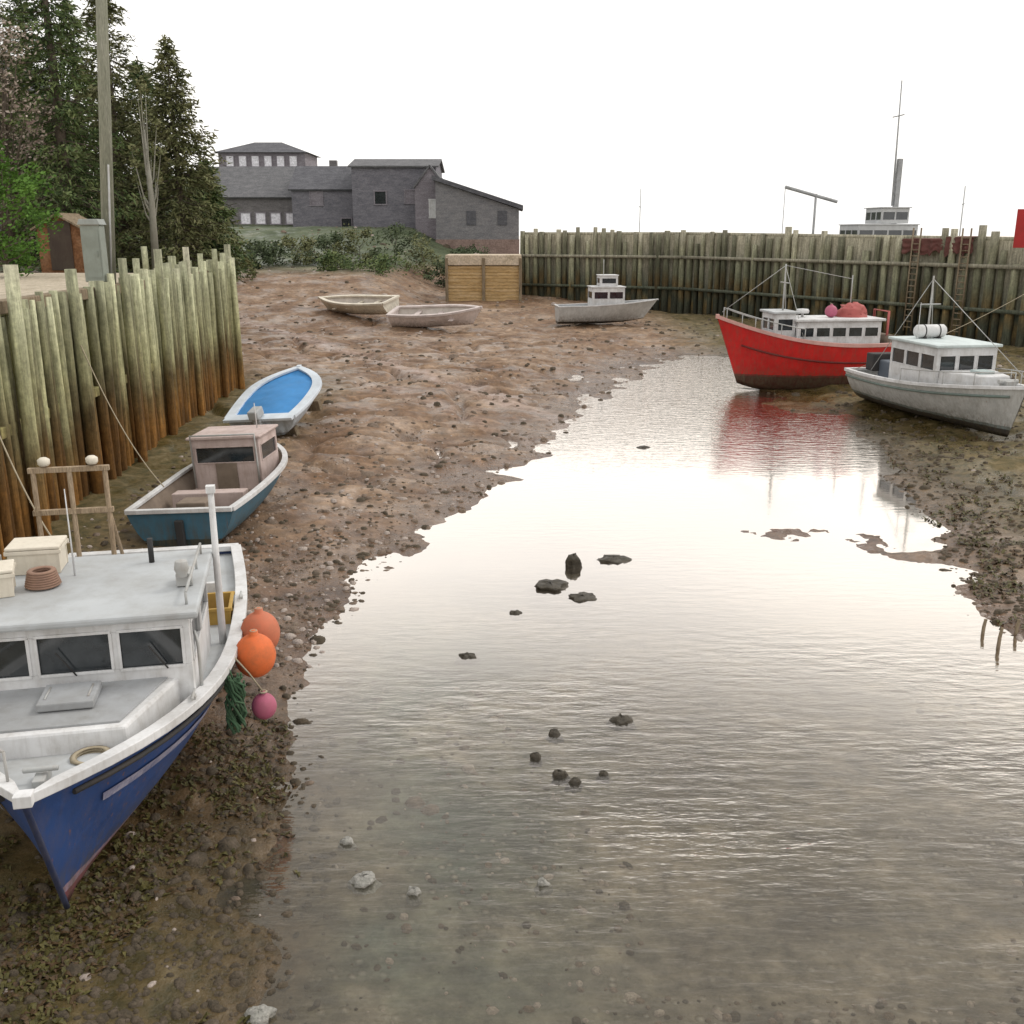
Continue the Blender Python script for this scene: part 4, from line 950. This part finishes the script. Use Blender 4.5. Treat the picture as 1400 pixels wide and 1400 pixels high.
def broad(loc,h,r,m,label,seed,cat='tree',group=None,nclump=45,leaf=.16,per=120,name='broadleaf_tree',trunk=True,low=.3,barkm=None):
    rng=random.Random(seed); root=empty(name,loc,0,label,cat,group); mb=MB(); lf=MB()
    if trunk: mb.tube([(0,0,-.3),(.06*h/5,0,h*.4),(0,.1,h*.75)],[h*.025,h*.017,h*.006],8)
    else: mb.tube([(0,0,-.2),(0,0,h*.5)],[.05,.02],6)
    for k in range(nclump):
        a=rng.uniform(0,6.28); ph=rng.uniform(-.9,1); rr=r*math.sqrt(max(0,1-ph*ph))*rng.uniform(.3,1.05)
        c=Vector((rr*math.cos(a),rr*math.sin(a),h*(low+(1-low)*(.5+.47*ph))))
        mb.tube([(0,0,max(.05,c.z*.55)),(c*.6).lerp(Vector((0,0,c.z*.7)),.3),c],[h*.009,h*.005,.006],4,caps=False)
        cr=r*rng.uniform(.18,.36)
        for _ in range(per):
            v=Vector((rng.gauss(0,1),rng.gauss(0,1),rng.gauss(0,.8))); v=v.normalized()*cr*rng.random()**.45
            p=c+v; s=leaf*rng.uniform(.6,1.3); d=Vector((rng.gauss(0,1),rng.gauss(0,1),rng.gauss(0,.6))).normalized(); w=d.orthogonal().normalized()*s*.35
            lf.add([p-w*.6,p+d*s*.5-w,p+d*s,p+d*s*.5+w],[(0,1,2,3)])
    mb.build('trunk' if trunk else 'stems',barkm or bark,root); lf.build('foliage' if not trunk else 'crown',m,root); return root
def tx(px,Y): return ray(px,345).x/ray(px,345).y*Y
for px,Y,h,r,m,lab,sd in [
 (100,46,17,2.7,L_con,'tallest dense dark conifer just left of the utility pole',1),
 (172,52,15.6,2.3,L_con2,'tall olive conifer directly right of the utility pole',2),
 (252,50,10.6,2.3,L_con2,'shorter ragged conifer at the right end of the tree line',3),
 (30,54,15.5,2.5,L_con2,'thin conifer at the far left edge of the photo',4),
 (212,58,11.0,2.9,L_con,'dark low conifer behind the gap between the two olive conifers',5),
 (128,58,14,2.8,L_con,'dark conifer half hidden behind the utility pole',6),
 (290,54,5.6,1.7,L_con,'lowest dark bushy conifer at the right foot of the tree line',7),
 (70,60,16,2.8,L_con,'dark conifer behind the tallest one to its left',8)]:
    conifer((tx(px,Y),Y,4.2),h,r*1.3,m,lab,sd,dens=.5 if px==30 else 1.35,z_first=.02)
broad((tx(8,34),34,4.5),4.6,1.9,L_bush,'bright green bush at the left edge behind the quay',21,'bush',None,30,.14,150,'bush',False,.05)
broad((tx(15,44),44,4.3),11.5,2.4,L_pale,'pale blossoming tree gleaming through the dark branches at far left',22,'tree',None,30,.15,70,low=.3)
pale_bark=paint('pale trunk paint',(.30,.29,.24),.8)
broad((tx(211,47),47,4.3),8.2,.9,L_con2,'slim tree with pale trunk in front of the conifers',23,'tree',None,14,.14,45,low=.35,barkm=pale_bark)
# pinkish house behind trees
def house(name,x,Y,z,w,d,h,rh,wall,roofm,label,rz=0,wins=(),hip=False,chim=False,winm=None,over=.3,cat='house',gable_y=False):
    r=empty(name,(x,Y,z),rz,label,cat)
    if hip:
        mb=MB(); mb.box((0,0,h/2-1),(w,d,h+2)); mb.build('wall',wall,r)
        mb=MB(); W=w/2+over;D=d/2+over; k=max(0,w/2-d/2*.9)
        mb.add([(-W,-D,h),(W,-D,h),(W,D,h),(-W,D,h),(-k,0,h+rh),(k,0,h+rh)],[(0,1,5,4),(1,2,5),(2,3,4,5),(3,0,4),(3,2,1,0)]); rf=mb.build('roof',roofm,r)
    else:
        mb=MB(); M=None
        if gable_y: # gable end faces the camera
            mb.prism([(-w/2,-3),(w/2,-3),(w/2,h),(0,h+rh),(-w/2,h)],-d/2,d/2)
        else:
            M=Matrix.Rotation(math.pi/2,4,'Z'); mb.prism([(-d/2,-3),(d/2,-3),(d/2,h),(0,h+rh),(-d/2,h)],-w/2,w/2,M)
        mb.build('wall',wall,r)
        mb=MB(); span,ln=(w,d) if gable_y else (d,w)
        a=math.atan2(rh,span/2); l=math.hypot(span/2,rh)+over
        for s in (-1,1):
            cx=s*(span/4+over/2*math.cos(a)); cz=h+rh/2-over/2*math.sin(a)+.10
            if gable_y: mb.box((cx,0,cz),(l,ln+2*over,.16),ry=s*a)
            else: mb.box((0,cx,cz),(ln+2*over,l,.16),rx=-s*a)
        rf=mb.build('roof',roofm,r)
    if chim: mb=MB(); mb.box((w*.22,0,h+rh),(.8,.8,1.6)); mb.build('chimney',wall,rf)
    for (wx,wz,ww,wh,mt) in wins:
        mb=MB(); y=-d/2-.03
        for s in (-1,1): mb.box((wx,y,wz+s*(wh/2)),(ww+.2,.10,.12)); mb.box((wx+s*ww/2,y,wz),(.12,.10,wh-.12))
        f=mb.build('window',SL if mt!=M_white else M_white,r); mb=MB(); mb.box((wx,y+.02,wz),(ww-.1,.03,wh-.1)); mb.build('pane',mt,f)
    return r
def shingle(name,cols,sc=1.2): return rough_mat(name,cols,sc,.85,.6,.05,stretch=(1,1,3))  # house wall and roof greys lightened to put distance haze into the colour
SG=shingle('grey shingle wall',[(.12,.118,.135),(.165,.16,.18),(.22,.21,.23)])
SGb=shingle('grey brown shingle wall',[(.12,.11,.11),(.16,.15,.15),(.21,.195,.195)])
SR=shingle('dark slate roof',[(.065,.065,.075),(.10,.10,.11),(.14,.14,.15)])
SR2=shingle('mid grey roof',[(.09,.09,.095),(.13,.13,.135),(.18,.175,.18)])
SL=shingle('mauve grey wall',[(.17,.15,.165),(.22,.20,.22),(.28,.26,.28)])
SP=rough_mat('pink render',[(.36,.24,.21),(.46,.33,.29),(.55,.42,.38)],1)
def hx(px,Y): return tx(px,Y)
house('house',hx(5,62),62,4.3,9,6,9,3,SP,SR2,'pinkish house mostly hidden behind the dark conifers at far left',wins=[(-2,6,1.2,1.6,M_glass),(1.6,6,1.2,1.6,M_glass),(1.6,2.6,1.2,1.6,M_glass)],gable_y=True)
house('lookout_house',hx(376,133),133,11.6,10.6,8,4.0,1.5,SL,SR,'hip roofed pale house with a row of white windows highest on the hill',wins=[(-3.9+i*1.55,3.0,1.0,1.3,M_glassw) for i in range(6)],hip=True,over=.5)
house('long_house',hx(412,116),116,5.8,18.5,11,4.0,3.2,SGb,SR2,'long low grey brown building stretching left below the lookout house',wins=[(-4.6+i*1.6,1.8,1.1,1.2,M_glassw) for i in range(5)],over=.4,chim=True)
house('grey_house',hx(462,112),112,5.4,7.5,9,5.0,2.4,SG,SR,'dark grey house with plain gable joined left of the tall barn',wins=[(-1.2,4.2,1.3,1.5,SL),(1.8,1.6,1.1,1.2,M_glass)],over=.3)
house('tall_barn',hx(548,109),109,5.2,8.4,9,7.2,.9,SG,SR2,'tallest square grey barn in the middle of the waterfront row',wins=[(-1.4,4.3,1.2,1.3,M_glass),(1.6,4.4,1.1,1.3,SL)],over=.3)
house('narrow_house',hx(594,106),106,5.0,3.0,8,5.4,1.9,SL,SR2,'narrow mauve grey building with a bright white window',wins=[(.5,3.4,1.2,1.7,M_white)],over=.2,gable_y=True)
r_=empty('lean_to_shed',(hx(655,104),104,3.9),0,'grey shed with dark roof sloping down to the right over a reddish base','shed')
mb=MB(); w=8.0; mb.prism([(-w/2,1.6),(w/2,1.6),(w/2,4.4),(-w/2,7.0)],-4,4); mb.build('wall',shingle('light grey wall',[(.14,.14,.15),(.19,.185,.19),(.25,.24,.24)]),r_)
mb=MB(); mb.prism([(-w/2-.3,7.1),(w/2+.4,4.35),(w/2+.4,4.75),(-w/2-.3,7.5)],-4.4,4.4); mb.build('roof',SR,r_)
mb=MB(); mb.prism([(-w/2-.04,-3),(w/2+.04,-3),(w/2+.04,1.6),(-w/2-.04,1.6)],-4.04,4.04); mb.build('base_wall',rough_mat('reddish masonry',[(.17,.12,.10),(.24,.17,.145),(.30,.22,.19)],1.2),r_)
for x in (-.6,2.4):
    mb=MB(); mb.box((x,-4.03,3.6),(.9,.08,1.3)); mb.build('window',SR,r_)
# bushes on the bank below the houses
rng=random.Random(44)
blab=['leftmost dark bush on the bank just past the quay end','dark bush on the bank second from the quay end','green bush below the long grey brown building','dark rounded bush under the dark grey house','grey green bush below the left corner of the tall barn','wide green bush below the middle of the tall barn','dark low bush beneath the narrow mauve building','green bush hard against the tan block','darkest squat bush low on the beach edge','low olive bush between bank and beach under the barn','small dark shrub high on the bank near the lean-to shed','olive shrub beside the trees at the quay end']
for i,(px,Y,h,r,m) in enumerate([(345,84,2.2,1.8,L_dk),(375,86,2.0,2.0,L_dk),(410,87,2.4,2.0,L_con2),(450,88,2.6,2.2,L_dk),(492,88,3.0,2.3,L_con2),(540,88,3.2,2.4,L_dk),(580,87,3.2,2.3,L_con2),(606,85,2.6,1.6,L_dk),(455,82,1.3,1.8,L_con),(520,81,1.2,2.2,L_con),(640,92,2.2,2.0,L_dk),(318,76,3.0,2.2,L_con2)]):
    x=tx(px,Y); broad((x,Y,ht(x,Y)-.1),h,r,m,blab[i],60+i,'bush','bushes on the bank below the houses',16,.22,70,'bush',False,.02)
# ------------------------------------------------------------------ things beyond and on the breakwater
tr=empty('trawler',(tx(1180,84),84,0),R(97),'pale grey trawler whose upperworks and tall mast show above the breakwater','trawler')
stt=hull_pts(14,4.6,lambda t:3.2+1.6*t**2,lambda t:-.8,1.4)
make_hull(tr,stt,hullpaint('trawler hull',(.35,.37,.38),(.1,.05,.04),.4,amt=.2),M_grey,M_white,deck_drop=.5)
PG=paint('hazy grey paint',(.50,.51,.51),.6,(.3,.3,.3),.3)
cabin(tr,0,-3.6,1.4,3.4,2.7,6.7,5.7,6.3,3,4,PG,PG)
cabin(tr,0,-2.9,-.6,2.8,6.82,8.0,7.1,7.7,3,2,PG,PG,over=.15)
mb=MB(); mb.box((0,-2.4,9.3),(.34,.36,5.0)); mb.tube([(0,-2.1,8.2),(0,-1.9,17.6)],[.09,.05],8); mb.tube([(-.9,-1.9,15),(.9,-1.9,15)],.05,6); mb.build('mast',paint('hazy mast paint',(.36,.37,.38),.6),tr)
mb=MB(); mb.tube([(0,4.4,3.6),(0,4.4,9.1)],.10,8); mb.tube([(0,2.6,8.5),(0,7.0,9.6)],.13,8); mb.tube([(0,7.0,9.6),(0,7.0,5)],.03,6); mb.build('derrick',paint('hazy mast paint',(.36,.37,.38),.6),tr)
def sail(px,Y,top,label,cross):
    r=empty('sailing_boat',(tx(px,Y),Y,0),R(70),label,'sailing boat')
    s_=hull_pts(8,2.4,lambda t:.9+.4*t**2,lambda t:-.4,.9); make_hull(r,s_,hullpaint('yacht hull',(.6,.6,.6),(.1,.1,.12),.1,amt=.1),M_greyl,M_white,deck_drop=.1)
    cabin(r,0,-1,1.2,1.5,.8,1.5,1.0,1.3,1,2,PG,PG); mast(r,(0,.6,.8),top-.8,.06,m=PG,cross=cross)
    mb=MB(); mb.tube([(0,.5,1.9),(0,-2.8,2.0)],.07,8); mb.build('boom',PG,r)
sail(882,95,10.0,'yacht whose thin pale mast rises above the left part of the breakwater',[(7.6,.5)])
sail(1322,72,9.2,'yacht whose thin mast shows above the breakwater near the red panel',[(7.2,1.0)])
# red marker board
p=at_y(1397,340,48.6); rm=empty('marker_board',(p.x+.2,p.y,5.2),R(-8),'square red marker board on a post at the right end of the breakwater','marker')
mb=MB(); mb.tube([(0,0,-.2),(0,0,2.1)],.06,8); mb.build('post',M_steel,rm)
mb=MB(); mb.box((0,-.09,1.05),(1.25,.05,1.75)); mb.build('panel',M_redsign,rm,bevel=.01)
mb=MB(); 
for z in (.5,1.6): mb.box((0,-.05,z),(1.1,.04,.08))
build_each(mb,'bracket',M_steel,rm)
def on_bw(px,frac_off=.2):
    # point on breakwater face seen at px
    d=ray(px,330); 
    for i in range(3):
        a,b=BP[i],BP[i+1]; e=b-a; den=d.x*e.y-d.y*e.x
        if abs(den)<1e-9: continue
        k=(a.x*e.y-a.y*e.x)/den; s=((d.x*k-a.x)*e.x+(d.y*k-a.y)*e.y)/e.length_squared
        if 0<=s<=1: return Vector((d.x*k,d.y*k,0)),(Vector((e.y,-e.x,0))).normalized(),tz[i]*(1-s)+tz[i+1]*s
def drape(px,w,drop,z,m,label,seed):
    p,n,t=on_bw(px); rng=random.Random(seed); u=Vector((-n.y,n.x,0)); mb=MB()
    NX,NZ=16,10; vs=[];fs=[]
    for j in range(NZ+1):
        for i in range(NX+1):
            a=(i/NX-.5)*w; zz=-drop*(j/NZ)*(.65+.5*mn.noise(Vector((i*.4,seed,0)))+.3)
            o_=n*(.42+.16*mn.noise(Vector((i*.6,j*.5,seed)))+.10*math.sin(i*1.1)); q=p+u*a+o_+Vector((0,0,z+zz)); vs.append(q)
    for j in range(NZ):
        for i in range(NX): fs.append((j*(NX+1)+i,j*(NX+1)+i+1,(j+1)*(NX+1)+i+1,(j+1)*(NX+1)+i))
    # back fold over the cap
    mb.add(vs,fs,0,True); o2=[v-n*.75+Vector((0,0,.05)) for v in vs[:NX+1]]
    mb.add(vs[:NX+1]+o2,[(i,i+1,NX+2+i,NX+1+i) for i in range(NX)],0,True)
    o=mb.build('fishing_net',m); tag(o,label,'net','nets draped over the breakwater'); return o
drape(1268,2.6,.8,5.75,M_maroon,'larger maroon net draped over the breakwater behind the red boat',3)
drape(1318,1.6,.9,5.85,M_maroon,'smaller maroon net draped nearer the red marker board',5)
# ladders on the breakwater right
for px,lab in ((1262,'wooden ladder on the breakwater right of the red boat'),(1330,'wooden ladder on the breakwater above the white boat')):
    p,n,t=on_bw(px); u=Vector((-n.y,n.x,0)); b_=p+n*.55
    r=empty('ladder',(b_.x,b_.y,0),math.atan2(u.y,u.x),lab,'ladder','ladders on the breakwater')
    mb=MB()
    for s in (-1,1): mb.tube([(s*.25,0,.8),(s*.25,0,t+.3)],.045,6)
    build_each(mb,'rail',M_wood,r); mb=MB()
    for k in range(16): mb.tube([(-.25,0,1+k*.32),(.25,0,1+k*.32)],.03,6)
    build_each(mb,'rung',M_wood,r)
# ------------------------------------------------------------------ light, sky, camera
w=bpy.data.worlds.new('World'); S.world=w; w.use_nodes=True; nt=w.node_tree; bg=nt.nodes['Background']
EL,AZ=R(48),R(60)
sky=nd(nt,'ShaderNodeTexSky'); sky.sky_type='NISHITA'; sky.sun_disc=False; sky.sun_elevation=EL; sky.sun_rotation=AZ; sky.air_density=1.5; sky.dust_density=6
# overcast: clear sky veiled by a bright cloud layer
tc=nt.nodes.new('ShaderNodeTexCoord'); cn=nd(nt,'ShaderNodeTexNoise'); cn.inputs['Scale'].default_value=1.4; cn.inputs['Detail'].default_value=5
mp=nt.nodes.new('ShaderNodeMapping'); mp.inputs['Scale'].default_value=(1,1,3); nt.links.new(tc.outputs['Generated'],mp.inputs[0]); nt.links.new(mp.outputs[0],cn.inputs['Vector'])
cl=ramp(nt,[(.30,(9.2,9.1,9.2)),(.62,(12.2,11.9,11.4))],cn.outputs['Fac'])
mixn=mixc(nt,sky.outputs[0],cl.outputs[0],.93); nt.links.new(mixn,bg.inputs['Color']); bg.inputs['Strength'].default_value=.117
sl=bpy.data.lights.new('sun','SUN'); sl.energy=1.1; sl.angle=R(14); sl.color=(1,.96,.90)
so=bpy.data.objects.new('sun',sl); COL.objects.link(so)
dirv=Vector((math.sin(AZ)*math.cos(EL),math.cos(AZ)*math.cos(EL),math.sin(EL))); so.rotation_euler=dirv.to_track_quat('Z','Y').to_euler()
cam=bpy.data.cameras.new('camera'); co_=bpy.data.objects.new('camera',cam); COL.objects.link(co_); co_.location=(0,0,H); co_.rotation_euler=(math.pi/2-PIT,0,0)
cam.sensor_width=36; cam.lens=36*1361/1400; cam.clip_end=6000; cam.clip_start=.05; S.camera=co_
S.render.engine='CYCLES'; S.view_settings.view_transform='Standard'; S.view_settings.look='None'; S.view_settings.exposure=0
S.cycles.max_bounces=8; S.cycles.transparent_max_bounces=12
